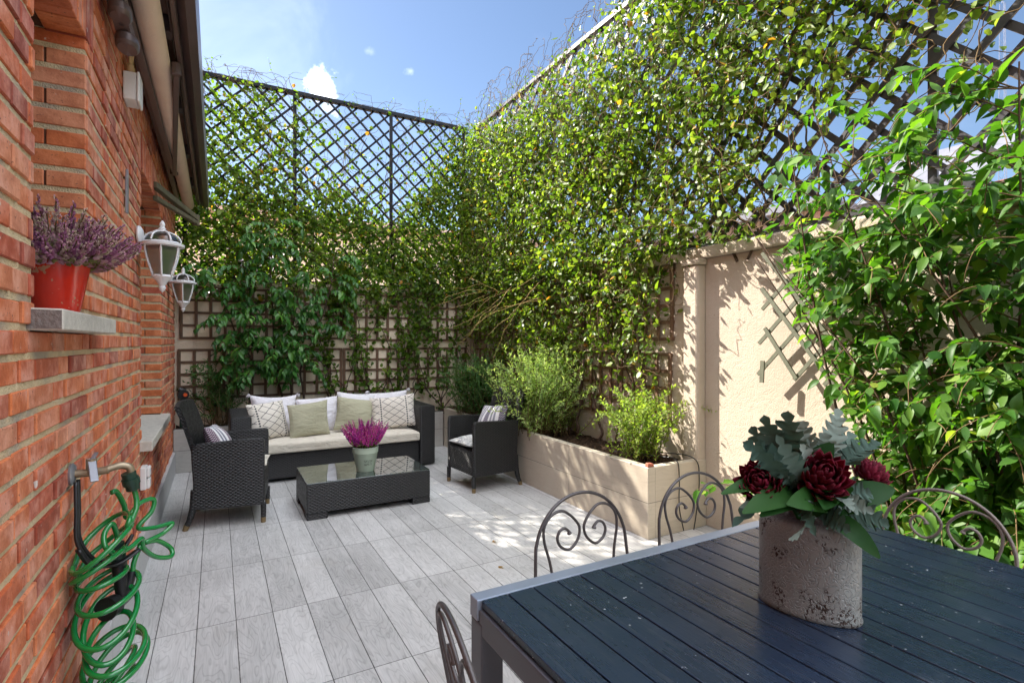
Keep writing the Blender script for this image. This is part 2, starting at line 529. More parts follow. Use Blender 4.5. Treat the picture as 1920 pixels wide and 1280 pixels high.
def mat_zinc():
    g = G('weathered_zinc'); p = g.tc('Object'); x, y, z = g.sep(p)
    n = g.noise(p, 9., 5., .65); n2 = g.noise(p, 55., 4., .7)
    dn = g.noise(p, 30., 2.)
    w = g.voro(g.mix(.05, p, X(g, g.n('ShaderNodeTexNoise').outputs['Color'])), 95., 'F1')
    worm = g.smooth(g.m('ABSOLUTE', g.m('SUBTRACT', g.m('FRACT', g.m('MULTIPLY', g.noise(p, 60., 1., .5, .6), 5.)), .5)), .05, .22)
    c = g.mix(n, (.15, .157, .150), (.28, .29, .275))
    low = g.smooth(z, .16, .0)
    cl = g.m('ADD', g.noise(p, 13., 3., .6), g.m('MULTIPLY', low, .05))
    rust = g.m('MULTIPLY', g.smooth(cl, .53, .60), g.smooth(g.noise(p, 120., 3., .6, .8), .50, .56))
    band = g.smooth(z, .212, .235)
    rust = g.m('MAXIMUM', rust, g.m('MULTIPLY', band, g.smooth(g.noise(p, 16., 4.), .35, .55)))
    c = g.mix(rust, c, g.mix(n2, (.018, .012, .010), (.065, .036, .026)))
    h = g.m('ADD', g.m('MULTIPLY', worm, .6), g.m('MULTIPLY', rust, -.3))
    g.bsdf(c, g.m('ADD', .42, g.m('MULTIPLY', rust, .3)), g.bump(h, .003, .8), metal=.25, spec=.4)
    return g.mat

def mat_redglaze():
    g = G('red_glaze'); p = g.tc('Object'); x, y, z = g.sep(p)
    n = g.noise(p, 40., 4., .6)
    drip = g.m('ADD', z, g.m('MULTIPLY', g.noise(g.comb(g.m('MULTIPLY', x, 60.), g.m('MULTIPLY', y, 60.), g.m('MULTIPLY', z, 8.)), 1., 3.), .018))
    bare = g.smooth(drip, .152, .158)
    chip = g.smooth(g.noise(p, 16., 4., .7), .62, .65)
    k = g.m('MAXIMUM', bare, chip)
    c = g.mix(k, g.mix(n, (.48, .014, .005), (.64, .030, .008)), (.42, .22, .12))
    g.bsdf(c, g.m('ADD', .14, g.m('MULTIPLY', k, .6)), g.bump(n, .002, .3), spec=.6)
    return g.mat

def mat_mintpot():
    g = G('mint_pot'); p = g.tc('Object'); x, y, z = g.sep(p)
    n = g.noise(p, 30., 4., .6)
    c = g.mix(n, (.40, .50, .39), (.50, .58, .47))
    # two worn lines of stamped print on the side that faces the camera
    a = g.m('ARCTAN2', g.m('MULTIPLY', x, 1.), g.m('MULTIPLY', y, -1.))
    u = g.m('MULTIPLY', g.m('SUBTRACT', a, .02), .09)
    inu = g.m('LESS_THAN', g.m('ABSOLUTE', u), .036)
    l1 = g.m('LESS_THAN', g.m('ABSOLUTE', g.m('SUBTRACT', z, .097)), .0105)
    l2 = g.m('LESS_THAN', g.m('ABSOLUTE', g.m('SUBTRACT', z, .069)), .0105)
    gl = g.voro(g.comb(g.m('MULTIPLY', u, 95.), 0., g.m('MULTIPLY', z, 120.)), 1., 'DISTANCE_TO_EDGE', 'Distance', .8)
    k = g.m('MULTIPLY', g.m('MULTIPLY', inu, g.m('MAXIMUM', l1, l2)), g.m('LESS_THAN', gl, .13))
    c = g.mix(g.m('MULTIPLY', k, .65), c, (.13, .15, .12))
    g.bsdf(c, .55, g.bump(n, .002, .3), spec=.35)
    return g.mat

def mat_glass(name, col=(.9, .97, .95), rough=.02):
    g = G(name)
    g.bsdf(col, rough, None, 0., .5, **{'Transmission Weight': 1., 'IOR': 1.45})
    return g.mat

def mat_soil():
    g = G('soil'); p = g.pos()
    n = g.noise(p, 45., 5., .7); n2 = g.noise(p, 11., 3.)
    c = g.ramp(n, [(.3, (.012, .008, .006)), (.5, (.045, .028, .018)), (.66, (.14, .085, .05)), (.75, (.30, .22, .14))])
    g.bsdf(c, .95, g.bump(g.m('ADD', n, n2), .03, 1.), spec=.1)
    return g.mat

M = {}
M['joint_shade'] = plain('joint_shade_fill', (.10, .055, .035), .95, var=.3, scale=40., bump=.003, spec=.1)  # dark colour paints the shade in the narrow gaps between bricks
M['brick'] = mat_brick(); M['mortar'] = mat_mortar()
M['floor'] = wood_tile('floor_tile', 'floor', c0=(.225, .22, .212), c1=(.79, .775, .755))
M['tile_y'] = wood_tile('planter_tile_side', 'ywall', w=.26, l=1.2, ox=0., oy=.2, c0=(.40, .34, .265), c1=(.60, .53, .43))
M['tile_x'] = wood_tile('planter_tile_end', 'xwall', w=.26, l=1.2, ox=0., oy=2.2, c0=(.40, .34, .265), c1=(.60, .53, .43))
M['tile_xg'] = wood_tile('back_planter_tile', 'xwall', w=.235, l=.9, ox=0., oy=-.41, c0=(.34, .32, .29), c1=(.56, .54, .50))
M['skirt'] = wood_tile('skirting_tile', 'ywall', w=.6, l=.9, ox=-.1, oy=.1, c0=(.36, .36, .36), c1=(.56, .56, .56))
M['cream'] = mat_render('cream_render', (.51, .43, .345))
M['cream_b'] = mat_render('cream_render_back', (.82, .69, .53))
M['stone_r'] = plain('rough_cut_stone', (.19, .16, .145), .95, var=.3, scale=60., bump=.006, bscale=90., spec=.1)
M['stone'] = plain('sill_stone', (.50, .46, .40), .9, var=.18, scale=25., bump=.004, bscale=70., spec=.2)
M['wicker'] = mat_wicker()
M['leg_tip'] = plain('brass_tip', (.22, .15, .07), .5, .4)
M['seat_fab'] = mat_fabric('ecru_fabric', (.66, .60, .50))
M['white_fab'] = mat_fabric('white_fabric', (.76, .73, .76))
M['sage_fab'] = mat_fabric('sage_fabric', (.42, .40, .28))
M['diamond'] = mat_diamond('diamond_fabric')
M['stripe'] = mat_stripe('stripe_fabric'); M['stripe2'] = mat_stripe('stripe_fabric_blue', (.07, .05, .10), (.16, .17, .22))
M['blotch'] = mat_blotch('grey_print_fabric')
M['slat'] = mat_slat()
M['alu'] = plain('painted_aluminium', (.095, .095, .11), .38, .25, var=.06)
M['alu_l'] = plain('pale_aluminium', (.27, .31, .38), .36, .35, var=.08)
M['iron'] = plain('wrought_iron', (.085, .075, .075), .42, .35, var=.2, scale=30., bump=.0008, bscale=200.)
M['iron_l'] = plain('pale_wrought_iron', (.20, .17, .15), .5, .2, var=.15, scale=30.)
M['zinc'] = mat_zinc(); M['redpot'] = mat_redglaze(); M['mint'] = mat_mintpot()
M['tglass'] = mat_glass('table_glass', (.55, .66, .62)); 
M['lampglass'] = mat_glass('lamp_glass', (.93, .95, .95), .3)
def mat_tabletop():
    g = G('tempered_glass_top')
    g.bsdf((.035, .05, .047), .03, None, 0., .9, **{'IOR': 1.6, 'Coat Weight': .8, 'Coat Roughness': .02})
    return g.mat
M['ttop'] = mat_tabletop()
M['winglass'] = plain('window_glass', (.03, .04, .05), .06, 0., .7, var=.05)
M['white_pnt'] = plain('white_lamp_paint', (.74, .74, .75), .4, var=.05)
M['white_pl'] = plain('white_plastic', (.72, .70, .68), .45, var=.06)
M['bulb'] = plain('frosted_bulb', (.85, .85, .82), .3, var=.02)
M['brown_al'] = plain('dark_brown_aluminium', (.125, .088, .082), .36, .2, var=.2)
M['brown_wd'] = plain('brown_soffit_wood', (.36, .20, .15), .7, var=.2, scale=12.)
M['awn'] = plain('tan_awning_fabric', (.78, .60, .47), .85, var=.08, scale=5., bump=.002)
M['moss'] = plain('mossy_metal', (.12, .10, .06), .6, .1, var=.45, scale=14.)
M['cable'] = plain('tan_cable', (.50, .33, .16), .5)
M['brass'] = plain('old_brass', (.34, .27, .18), .4, .7, var=.2)
M['steel'] = plain('dull_steel', (.33, .34, .37), .4, .7, var=.15)
M['black_pl'] = plain('black_plastic', (.012, .012, .013), .4, var=.2)
M['dgreen_pl'] = plain('dark_green_plastic', (.008, .035, .022), .4, var=.2)
M['orange_pl'] = plain('orange_plastic', (.65, .09, .02), .4)
def mat_hose():
    g = G('green_hose')
    g.bsdf((.003, .19, .034), .2, None, 0., .6, **{'Coat Weight': .5, 'Subsurface Weight': .0})
    return g.mat
M['hose'] = mat_hose()
M['lattice'] = plain('charcoal_lattice_paint', (.005, .006, .011), .5, 0., .25, var=.25, scale=10.)
M['lattice_r'] = plain('grey_lattice_metal', (.040, .039, .046), .42, .1, .5, var=.25, scale=10.)
M['trellis'] = plain('brown_trellis_wood', (.14, .075, .042), .75, var=.3, scale=18., bump=.002)
M['trellis_g'] = plain('faded_green_wood', (.12, .125, .085), .8, var=.22, scale=22., bump=.002)
M['bark'] = plain('vine_bark', (.085, .055, .04), .9, var=.35, scale=40., bump=.004, spec=.15)
M['straw'] = plain('dry_stem', (.50, .36, .14), .8, var=.2, scale=20., spec=.2)
M['twig'] = plain('green_brown_twig', (.13, .085, .04), .8, var=.3, scale=30., spec=.2)
M['soil'] = mat_soil()
M['terra'] = plain('terracotta', (.33, .10, .06), .8, var=.25, scale=50.)
M['ground'] = plain('outer_ground', (.25, .22, .18), .95, var=.2, scale=1.)
M['neigh1'] = mat_render('far_cream_wall', (.74, .60, .44)); M['neigh2'] = mat_render('far_white_wall', (.75, .73, .70))
M['neigh3'] = mat_render('far_pink_wall', (.55, .40, .33)); M['ochre'] = mat_render('ochre_wall', (.60, .36, .08))
M['roof_t'] = plain('roof_tile', (.42, .15, .07), .85, var=.35, scale=9., bump=.01)
M['slate'] = plain('grey_panel', (.13, .13, .15), .5, var=.15)
M['bluep'] = plain('pale_blue_panel', (.42, .50, .66), .3, var=.06)
M['mast'] = plain('mast_paint', (.16, .18, .25), .6)

LEAF_VINE = [(0., (.045, .10, .014)), (.35, (.10, .19, .022)), (.7, (.17, .28, .036)), (.90, (.25, .31, .05)), (.955, (.40, .31, .04)), (1., (.50, .22, .03))]
M['l_vine'] = leaf_mat('vine_leaf', LEAF_VINE, .56, .42, .35, (1.3, 1.35, .45))
M['l_ivy'] = leaf_mat('fence_ivy_leaf', [(0., (.035, .085, .010)), (.35, (.115, .20, .022)), (.7, (.19, .28, .036)), (.90, (.27, .33, .065)), (.955, (.44, .31, .04)), (1., (.50, .19, .03))], .54, .42, .35, (1.3, 1.35, .5))
M['l_broad'] = leaf_mat('broad_leaf', [(0., (.024, .085, .018)), (.5, (.060, .19, .034)), (.85, (.12, .29, .05)), (1., (.20, .38, .07))], .36, .36, .45, (1.05, 1.3, .4))
M['l_shrub'] = leaf_mat('shrub_leaf', [(0., (.030, .10, .018)), (.5, (.078, .19, .026)), (.85, (.15, .285, .038)), (1., (.32, .40, .07))], .52, .46, .32, (1.2, 1.35, .35))
M['l_bush'] = leaf_mat('bush_leaf', [(0., (.22, .36, .12)), (.5, (.40, .54, .20)), (1., (.58, .66, .34))], .60, .55, .25, (1.35, 1.4, .6))
M['l_bush2'] = leaf_mat('bushy_herb_leaf', [(0., (.14, .24, .04)), (.5, (.27, .40, .08)), (1., (.42, .50, .15))], .58, .55, .25, (1.35, 1.35, .5))
M['l_dark'] = leaf_mat('dark_bush_leaf', [(0., (.04, .12, .04)), (.5, (.08, .20, .06)), (1., (.15, .28, .08))], .5, .5, .3)
M['heath1'] = leaf_mat('pink_heather', [(0., (.34, .05, .38)), (.4, (.70, .07, .48)), (.75, (.86, .13, .46)), (.9, (.88, .42, .56)), (1., (.26, .30, .08))], .35, .7, .2, (1, 1, 1))
M['heath2'] = leaf_mat('faded_heather', [(0., (.34, .12, .26)), (.3, (.55, .24, .38)), (.55, (.66, .42, .42)), (.8, (.74, .60, .46)), (1., (.26, .26, .08))], .35, .8, .2, (1, 1, 1))
M['petal'] = leaf_mat('crimson_petal', [(0., (.05, .003, .009)), (.5, (.14, .006, .020)), (1., (.27, .02, .055))], .24, .6, .22, (1.4, .5, .6))
M['silver'] = leaf_mat('silver_leaf', [(0., (.035, .075, .055)), (.5, (.085, .14, .115)), (1., (.32, .37, .33))], .2, .8, .2, (1, 1.1, .9))
M['gleaf'] = leaf_mat('glossy_leaf', [(0., (.006, .030, .007)), (.5, (.016, .07, .012)), (1., (.05, .15, .028))], .3, .5, .22)
SUN_E = 4.0; SKY_S = .05; SKY_DUST = .7; EXPO = 2.05; CLOUD_FILL_V = 24.5
# ------------------------------------------------------------------ ground
mb = MB(); mb.add([(-400, -400, -.03), (400, -400, -.03), (400, 400, -.03), (-400, 400, -.03)], [(0, 1, 2, 3)])
tag(mb.build('ground', M['ground']), kind='structure')
mb = MB(); mb.box(-.5, 3.35, -2.6, 7.4, -.02, 0.)
tag(mb.build('patio_floor', M['floor']), kind='structure')

# ------------------------------------------------------------------ brick house
XF = -.415          # brick face
W1 = (1.80, 2.44, 1.50, 2.53); W2 = (4.03, 5.40, .795, 2.53)
H0, H1 = -2.6, 7.06
house = thing('brick_house', 'orange brick house with white window recesses along the left side of the patio', 'house', (-.6, 3.0, 0))
mb = MB()
def joint_core(y0, y1, z0, z1): mb.box(-.80, XF-.0075, y0, y1, z0, z1)
joint_core(H0, W1[0], 0, 3.08); joint_core(W1[0], W1[1], 0, W1[2]-.07); joint_core(W1[0], W1[1], W1[3], 3.08)
joint_core(W1[1], W2[0], 0, 3.08); joint_core(W2[0], W2[1], 0, W2[2]-.07); joint_core(W2[0], W2[1], W2[3], 3.08); joint_core(W2[1], H1, 0, 3.08)
mb.build('wall_core', M['joint_shade'], house)
CH = .0726
mb = MB()
wins = [W1, W2]
def brick(y0, y1, z0, z1, x1=None, x0=None, dx=0.):
    t = min(1, max(0, rng.normal(.50, .36)))
    j = rng.uniform(-.003, .005)
    if x1 is None: x1 = XF+j
    mb.box(XF-.10 if x0 is None else x0, x1, y0, y1, z0+rng.uniform(-.001, .001), z1+rng.uniform(-.0015, .0015), t)
row = 0; z = .012; bed = MB()
while z < 3.0:
    z1 = z+.0545
    y = H0+(.18 if row % 2 else 0.)+rng.uniform(-.01, .01)
    k = row % 2
    segs = []
    while y < H1:
        L = .232 if k % 2 == 0 else .113
        segs.append((y, min(y+L, H1))); y += L+.0120; k += 1
    for (a, b) in segs:
        parts = [(a, b)]
        for wn in wins:
            # opening plus soldier course zone above it
            lo, hi = wn[2]-.05, wn[3]
            y0, y1 = wn[0], wn[1]
            if z >= hi-.01 and z < hi+.225: y0, y1 = y0-.10, y1+.10
            elif not (z1 > lo and z < hi): continue
            np_ = []
            for (p, q) in parts:
                if q <= y0 or p >= y1: np_.append((p, q)); continue
                if p < y0-.02: np_.append((p, y0-.003))
                if q > y1+.02: np_.append((y1+.003, q))
            parts = np_
        for (p, q) in parts:
            if q-p > .02: brick(p, q, z, z1)
    zb0, zb1 = z1-.001, z+CH+.001
    spans = [(H0, H1)]
    for wn in wins:
        if zb1 > wn[2]-.045 and zb0 < wn[3]+.2:
            spans = [s for (p, q) in spans for s in ((p, min(q, wn[0]-.004)), (max(p, wn[1]+.004), q)) if s[1]-s[0] > .03]
    for (p, q) in spans: bed.box(-.50, XF-.0055+rng.uniform(-.001, .001), p, q, zb0, zb1)
    z += CH; row += 1
# jamb returns and soldier lintels
for wn in wins:
    row = 0; z = wn[2]+.02-((wn[2]+.02-.012) % CH)+CH*0
    while z < wn[3]-.03:
        if z > wn[2]-.05:
            for side in (0, 1):
                yj = wn[side]; s = 1 if side == 0 else -1
                if row % 2: cuts = [(XF-.002, XF-.113), (XF-.119, XF-.24)]
                else: cuts = [(XF-.002, XF-.235)]
                for (xa, xb) in cuts:
                    t = min(1, max(0, rng.normal(.55, .2)))
                    ya, yb = sorted((yj+s*rng.uniform(.006, .010), yj-s*.05))
                    mb.box(xb, xa-.1-.001 if False else xa, ya, yb, z, min(z+.0545, wn[3]-.004), t)
        for yj, s in ((wn[0], 1), (wn[1], -1)):
            ya, yb = sorted((yj+s*.0035, yj-s*.03)); bed.box(XF-.25, XF-.006, ya, yb, z+.0540, min(z+CH+.0005, wn[3]-.003))
        z += CH; row += 1
    y = wn[0]-.095
    while y < wn[1]+.09:
        brick(y, min(y+.052, wn[1]+.097), wn[3]-.012, wn[3]+.217, x0=XF-.115)
        y += .060
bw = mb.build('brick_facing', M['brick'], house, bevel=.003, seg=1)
bed.build('mortar_beds', M['mortar'], house)
# soldier underside beyond the brick depth, window frames and panes
for wn, deep in ((W1, .26), (W2, .20)):
    mb = MB(); x1 = XF-deep; x0 = x1-.06; fw = .055
    y0, y1, z0, z1 = wn[0]+.012, wn[1]-.012, wn[2]+.004, wn[3]-.014
    mb.box(x0, x1, y0, y0+fw, z0, z1); mb.box(x0, x1, y1-fw, y1, z0, z1)
    mb.box(x0, x1, y0+fw, y1-fw, z0, z0+fw); mb.box(x0, x1, y0+fw, y1-fw, z1-fw, z1)
    ym = (y0+y1)/2; mb.box(x0, x1-.006, ym-.03, ym+.03, z0+fw, z1-fw)
    fr = mb.build('window_frame', M['white_pnt'], house, bevel=.004, seg=1)
    pb = MB(); pb.box(x0+.02, x0+.026, y0+fw, ym-.03, z0+fw, z1-fw); pb.box(x0+.02, x0+.026, ym+.03, y1-fw, z0+fw, z1-fw)
    p = pb.build('pane', M['winglass'], None); p.parent = fr; p.location = -wloc(fr)+Vector((0, 0, 0))
    p.location = (-house.location.x, -house.location.y, -house.location.z)
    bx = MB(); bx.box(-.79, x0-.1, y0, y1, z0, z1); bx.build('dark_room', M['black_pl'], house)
# sills
mb = MB(); mb.prism([(-.70, 1.449), (-.347, 1.449), (-.347, 1.505), (-.70, 1.512)], 1, 1.765, 2.58)
mb.m[0] = 1
mb.build('window_sill', [M['stone'], M['stone_r']], house, bevel=.004, seg=1)
mb = MB(); mb.prism([(-.62, .735), (-.352, .735), (-.352, .797), (-.62, .806)], 1, 3.98, 5.46)
mb.build('window_sill', M['stone'], house, bevel=.004, seg=1)
mb = MB(); mb.box(XF-.01, -.388, H0, 6.72, 0., .235)
mb.build('skirting', M['skirt'], house, bevel=.003, seg=1)
# eave: soffit, rafters, fascia with gutter, roofs, upper storey
mb = MB(); mb.box(-.86, -.165, H0, 7.02, 3.085, 3.115)
mb.build('soffit', M['brown_wd'], house)
for i in range(9):
    y = -1.9+i*1.02
    r = MB(); r.box(-.412, -.17, y, y+.09, 2.995, 3.084)
    r.build('rafter_end', M['brown_al'], house, bevel=.004, seg=1)
mb = MB()
mb.prism([(-.163, 2.985), (-.125, 2.95), (-.085, 2.955), (-.078, 3.10), (-.098, 3.10), (-.103, 2.975), (-.127, 2.972), (-.163, 3.005)], 1, H0, 7.02)
mb.prism([(-.135, 3.01), (-.108, 3.01), (-.108, 3.08), (-.135, 3.08)], 1, H0, 7.0)
mb.build('gutter', M['brown_al'], house)
mb = MB(); mb.prism([(-.09, 3.117), (-.09, 3.16), (-5.2, 4.6), (-5.2, 4.4)], 1, H0, 7.02)
mb.build('roof', M['roof_t'], house)
mb = MB(); mb.box(-5.2, -.42, H0, 7.05, 3.30, 5.70)
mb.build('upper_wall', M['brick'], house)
mb = MB(); mb.prism([(-.36, 5.702), (-.36, 5.74), (-5.3, 6.9), (-5.3, 5.71)], 1, H0, 7.08)
mb.build('upper_roof', M['roof_t'], house)
mb = MB(); mb.box(-5.2, -.86, H0, 7.06, 0, 3.08)
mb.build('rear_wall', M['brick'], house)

# ------------------------------------------------------------------ things on the brick wall
# awning
aw = thing('folding_awning', 'tan rolled awning with dark folding arms under the brown eave', 'awning', (-.30, 5.0, 2.95))
mb = MB(); mb.tube([(-.278, 2.62, 2.94), (-.278, 6.9, 2.94)], .056, 24); mb.build('fabric_roll', M['awn'], aw, smooth=True, sharp=50)
mb = MB(); mb.tube([(-.270, -1.5, 2.955), (-.270, 2.56, 2.955)], .062, 24); mb.build('fabric_roll', M['awn'], aw, smooth=True, sharp=50)
mb = MB(); mb.tube([(-.275, 2.54, 2.945), (-.275, 2.64, 2.945)], .036, 14); mb.build('roll_joint', M['black_pl'], aw, smooth=True, sharp=50)
mb = MB(); mb.prism([(-.190, 2.955), (-.168, 2.945), (-.164, 2.965), (-.164, 3.03), (-.190, 3.03)], 1, -1.5, 6.92)
mb.box(-.205, -.193, -1.5, 6.9, 2.985, 3.0); mb.build('front_bar', M['brown_al'], aw, bevel=.006)
mb = MB(); mb.beam((-.365, 1.5, 2.93), (-.365, 6.6, 2.93), .04, .04); mb.build('torsion_bar', M['brown_al'], aw, bevel=.004)
mb = MB(); mb.beam((-.350, 2.85, 2.905), (-.325, 5.42, 2.900), .035, .055); mb.beam((-.322, 5.45, 2.885), (-.195, 3.46, 2.910), .030, .050)
mb.tube([(-.324, 5.43, 2.865), (-.324, 5.43, 2.93)], .032, 14); mb.tube([(-.195, 3.44, 2.885), (-.195, 3.44, 2.95)], .024, 14)
mb.build('folding_arm', M['brown_al'], aw, bevel=.004)
mb = MB(); mb.beam((-.41, 4.72, 2.585), (-.165, 5.75, 2.565), .045, .045); mb.beam((-.405, 4.78, 2.50), (-.17, 5.72, 2.525), .035, .035)
mb.tube([(-.17, 5.74, 2.50), (-.17, 5.74, 2.60)], .03, 12)
mb.build('lower_arm', M['moss'], aw, bevel=.005)
for (x, y, zc, r) in ((-.350, 2.70, 2.785, .058), (-.345, 2.86, 2.735, .062)):
    mb = MB(); mb.lathe([(0, -.03), (r*.8, -.03), (r, -.018), (r, .012), (r*.72, .03), (0, .03)], (x, y, zc), 22, sx=.72, sy=1.25, cap=False)
    mb.beam((x, y, zc+.02), (x-.03, y-.25, zc+.13), .055, .05)
    mb.build('arm_bracket', M['brown_al'], aw, smooth=True, sharp=40)
mb = MB(); mb.box(-.198, -.158, 2.70, 2.78, 2.935, 3.02)
mb.build('bar_clamp', M['black_pl'], aw, bevel=.004)
# junction box and cables
jb = thing('junction_box', 'square white junction box high on the brick wall under the awning', 'junction box', (XF, 3.33, 2.63))
mb = MB(); mb.box(XF+.002, XF+.058, 3.27, 3.40, 2.645, 2.785); mb.build('box_body', M['white_pl'], jb, bevel=.006)
mb = MB(); mb.box(XF+.0585, XF+.072, 3.265, 3.405, 2.64, 2.79); mb.build('lid', M['white_pl'], jb, bevel=.006)
for yy in (3.30, 3.345):
    mb = MB(); mb.tube(spline([(XF+.03, yy-.01, 2.83), (XF+.03, yy, 2.785), (XF+.03, yy, 2.77)], 4), .016, 10); mb.build('grommet', M['cable'], jb, smooth=True)
mb = MB(); mb.tube(spline([(XF+.03, 3.29, 2.82), (XF+.035, 3.24, 2.95), (XF+.04, 3.16, 3.02), (XF+.03, 3.1, 3.07)], 6), .0065, 8)
mb.tube(spline([(XF+.03, 3.335, 2.82), (XF+.045, 3.27, 2.93), (XF+.03, 3.2, 3.03), (XF+.03, 3.16, 3.07)], 6), .0065, 8)
mb.build('cable', M['cable'], jb, smooth=True)
# small metal strap on the brick
mb = MB(); mb.prism([(3.33, 2.08), (3.36, 2.08), (3.365, 2.26), (3.345, 2.31), (3.33, 2.26)], 0, XF+.004, XF+.016)
tag(mb.build('metal_strap', M['steel'], bevel=.002, seg=1), 'thin vertical metal strap on the bricks above the nearer lantern', 'strap')
# lanterns
def lantern(y, zc, label):
    t = thing('wall_lantern', label, 'wall lamp', (XF, y, zc), 0, 'white lanterns on the brick wall')
    cx = .125
    def L(o): return o
    mb = MB(); mb.lathe([(0, 0), (.052, 0), (.056, .008), (.05, .018), (.03, .028), (0, .03)], (0, 0, 0), 18, sy=1.55, cap=False)
    o = mb.build('mount_plate', M['white_pnt'], t, smooth=True, local=True, sharp=40); o.rotation_euler = (0, PI/2, 0); o.location = (.002, 0, -.02)
    o.rotation_euler = Euler((0, PI/2, 0))
    mb = MB(); mb.tube(spline([(.02, 0, -.06), (.06, 0, -.035), (.085, 0, -.005), (.105, 0, .008), (cx, 0, .012)], 6), .017, 10)
    mb.build('bracket_arm', M['white_pnt'], t, smooth=True, local=True)
    n = 6
    def ring(r, z): return [(cx+r*math.cos(2*PI*k/n+PI/6), r*math.sin(2*PI*k/n+PI/6), z) for k in range(n)]
    top, bot = ring(.098, -.075), ring(.052, -.26)
    mid = ring(.088, -.145)
    mb = MB()
    for k in range(n):
        pts = spline([top[k], mid[k], bot[k]], 5); mb.tube(pts, .006, 6)
    mb.build('cage', M['white_pnt'], t, smooth=True, local=True)
    mb = MB()
    for k in range(n):
        k2 = (k+1) % n
        A = spline([ring(.094, -.075)[k], ring(.084, -.145)[k], ring(.048, -.26)[k]], 5); B = spline([ring(.094, -.075)[k2], ring(.084, -.145)[k2], ring(.048, -.26)[k2]], 5)
        for i in range(len(A)-1): mb.add([A[i], B[i], B[i+1], A[i+1]], [(0, 1, 2, 3)])
    mb.build('glass', M['lampglass'], t, local=True)
    mb = MB(); mb.lathe([(0, -.083), (.092, -.083), (.116, -.078), (.118, -.064), (.100, -.056), (.090, -.050)], (cx, 0, 0), 24, cap=False)
    mb.lathe([(.014, .02), (.020, .03), (.012, .04), (.016, .052), (.012, .066), (.004, .078), (.001, .08)], (cx, 0, 0), 14)
    mb.lathe([(.001, .024), (.026, .020), (.028, .008), (.020, .006)], (cx, 0, 0), 14, cap=False)
    for k in range(n):
        a = 2*PI*k/n
        P = [(cx+.098*math.cos(b)*math.cos(a), .098*math.cos(b)*math.sin(a), -.052+.066*math.sin(b)) for b in np.linspace(.05, PI/2-.2, 6)]
        mb.tube(P, .0055, 6)
    mb.build('cap', M['white_pnt'], t, smooth=True, local=True, sharp=40)
    mb = MB(); mb.lathe([(.092*math.cos(b), -.054+.060*math.sin(b)) for b in np.linspace(0., PI/2-.05, 8)], (cx, 0, 0), 24, cap=False)
    mb.build('dome_pane', M['lampglass'], t, smooth=True, local=True)
    mb = MB(); mb.lathe([(.054, -.252), (.058, -.262), (.05, -.272), (.034, -.285), (.022, -.305), (.014, -.318), (.020, -.328), (.014, -.342), (.004, -.355), (.001, -.358)], (cx, 0, 0), 18)
    mb.build('bottom_finial', M['white_pnt'], t, smooth=True, local=True, sharp=40)
    mb = MB(); mb.lathe([(.012, -.085), (.012, -.11)], (cx, 0, 0), 12)
    P = [(cx+.017*math.cos(a), .017*math.sin(a), -.12-.004*a) for a in np.linspace(0, 22, 90)]
    mb.tube(P, .0055, 6); mb.build('bulb', M['bulb'], t, smooth=True, local=True)
    return t
lantern(3.84, 2.075, 'nearer white wall lantern, hanging beside the far window recess')
lantern(6.1, 2.065, 'farther white wall lantern near the end of the brick wall')
# socket
so_ = thing('wall_socket', 'white outdoor socket box low on the brick wall', 'socket', (XF, 3.99, .5))
mb = MB(); mb.box(XF+.002, XF+.035, 3.94, 4.04, .505, .645); mb.build('back_box', M['white_pl'], so_, bevel=.006)
mb = MB(); mb.box(XF+.0355, XF+.052, 3.95, 4.03, .51, .57); mb.box(XF+.0355, XF+.052, 3.95, 4.03, .58, .64); mb.build('flap', M['white_pl'], so_, bevel=.005)
# tap
tp = thing('garden_tap', 'brass and steel garden tap fixed to the brick wall', 'tap', (XF, 2.19, .99))
mb = MB(); mb.lathe([(0, 0), (.034, 0), (.036, .006), (.030, .012), (.014, .014)], n=20, cap=False)
o = mb.build('wall_flange', M['steel'], tp, smooth=True, local=True, sharp=40); o.rotation_euler = (0, PI/2, 0)
mb = MB(); mb.tube([(0, 0, 0), (.06, 0, 0), (.10, -.002, .004)], .013, 12); mb.tube(spline([(.09, 0, .004), (.13, .01, .012), (.155, .015, .002), (.16, .017, -.02)], 5), .012, 12)
mb.tube([(.055, 0, -.005), (.055, 0, .045)], .015, 12)
mb.build('spout', M['brass'], tp, smooth=True, local=True, sharp=40)
mb = MB(); mb.beam((.055, 0, .045), (.075, -.075, -.015), .022, .006); mb.beam((.06, -.01, .047), (.06, .05, .055), .012, .006)
mb.build('lever', M['steel'], tp, local=True, bevel=.002)
# hose hanger
mb = MB()
for dy in (-.02, .015):
    mb.tube(spline([(XF+.02, 2.18+dy, .97), (XF+.025, 2.16+dy, .88), (XF+.03, 2.15+dy, .78), (XF+.07, 2.17+dy, .70), (XF+.12, 2.2+dy, .70), (XF+.16, 2.23+dy, .75)], 6), .006, 8)
mb.tube(spline([(XF+.03, 2.13, .76), (XF+.06, 2.15, .70), (XF+.12, 2.19, .675), (XF+.18, 2.23, .70)], 6), .013, 8, ry=.5)
tag(mb.build('hose_hanger', M['black_pl'], smooth=True), 'black looped hose hanger below the garden tap', 'hose hanger')
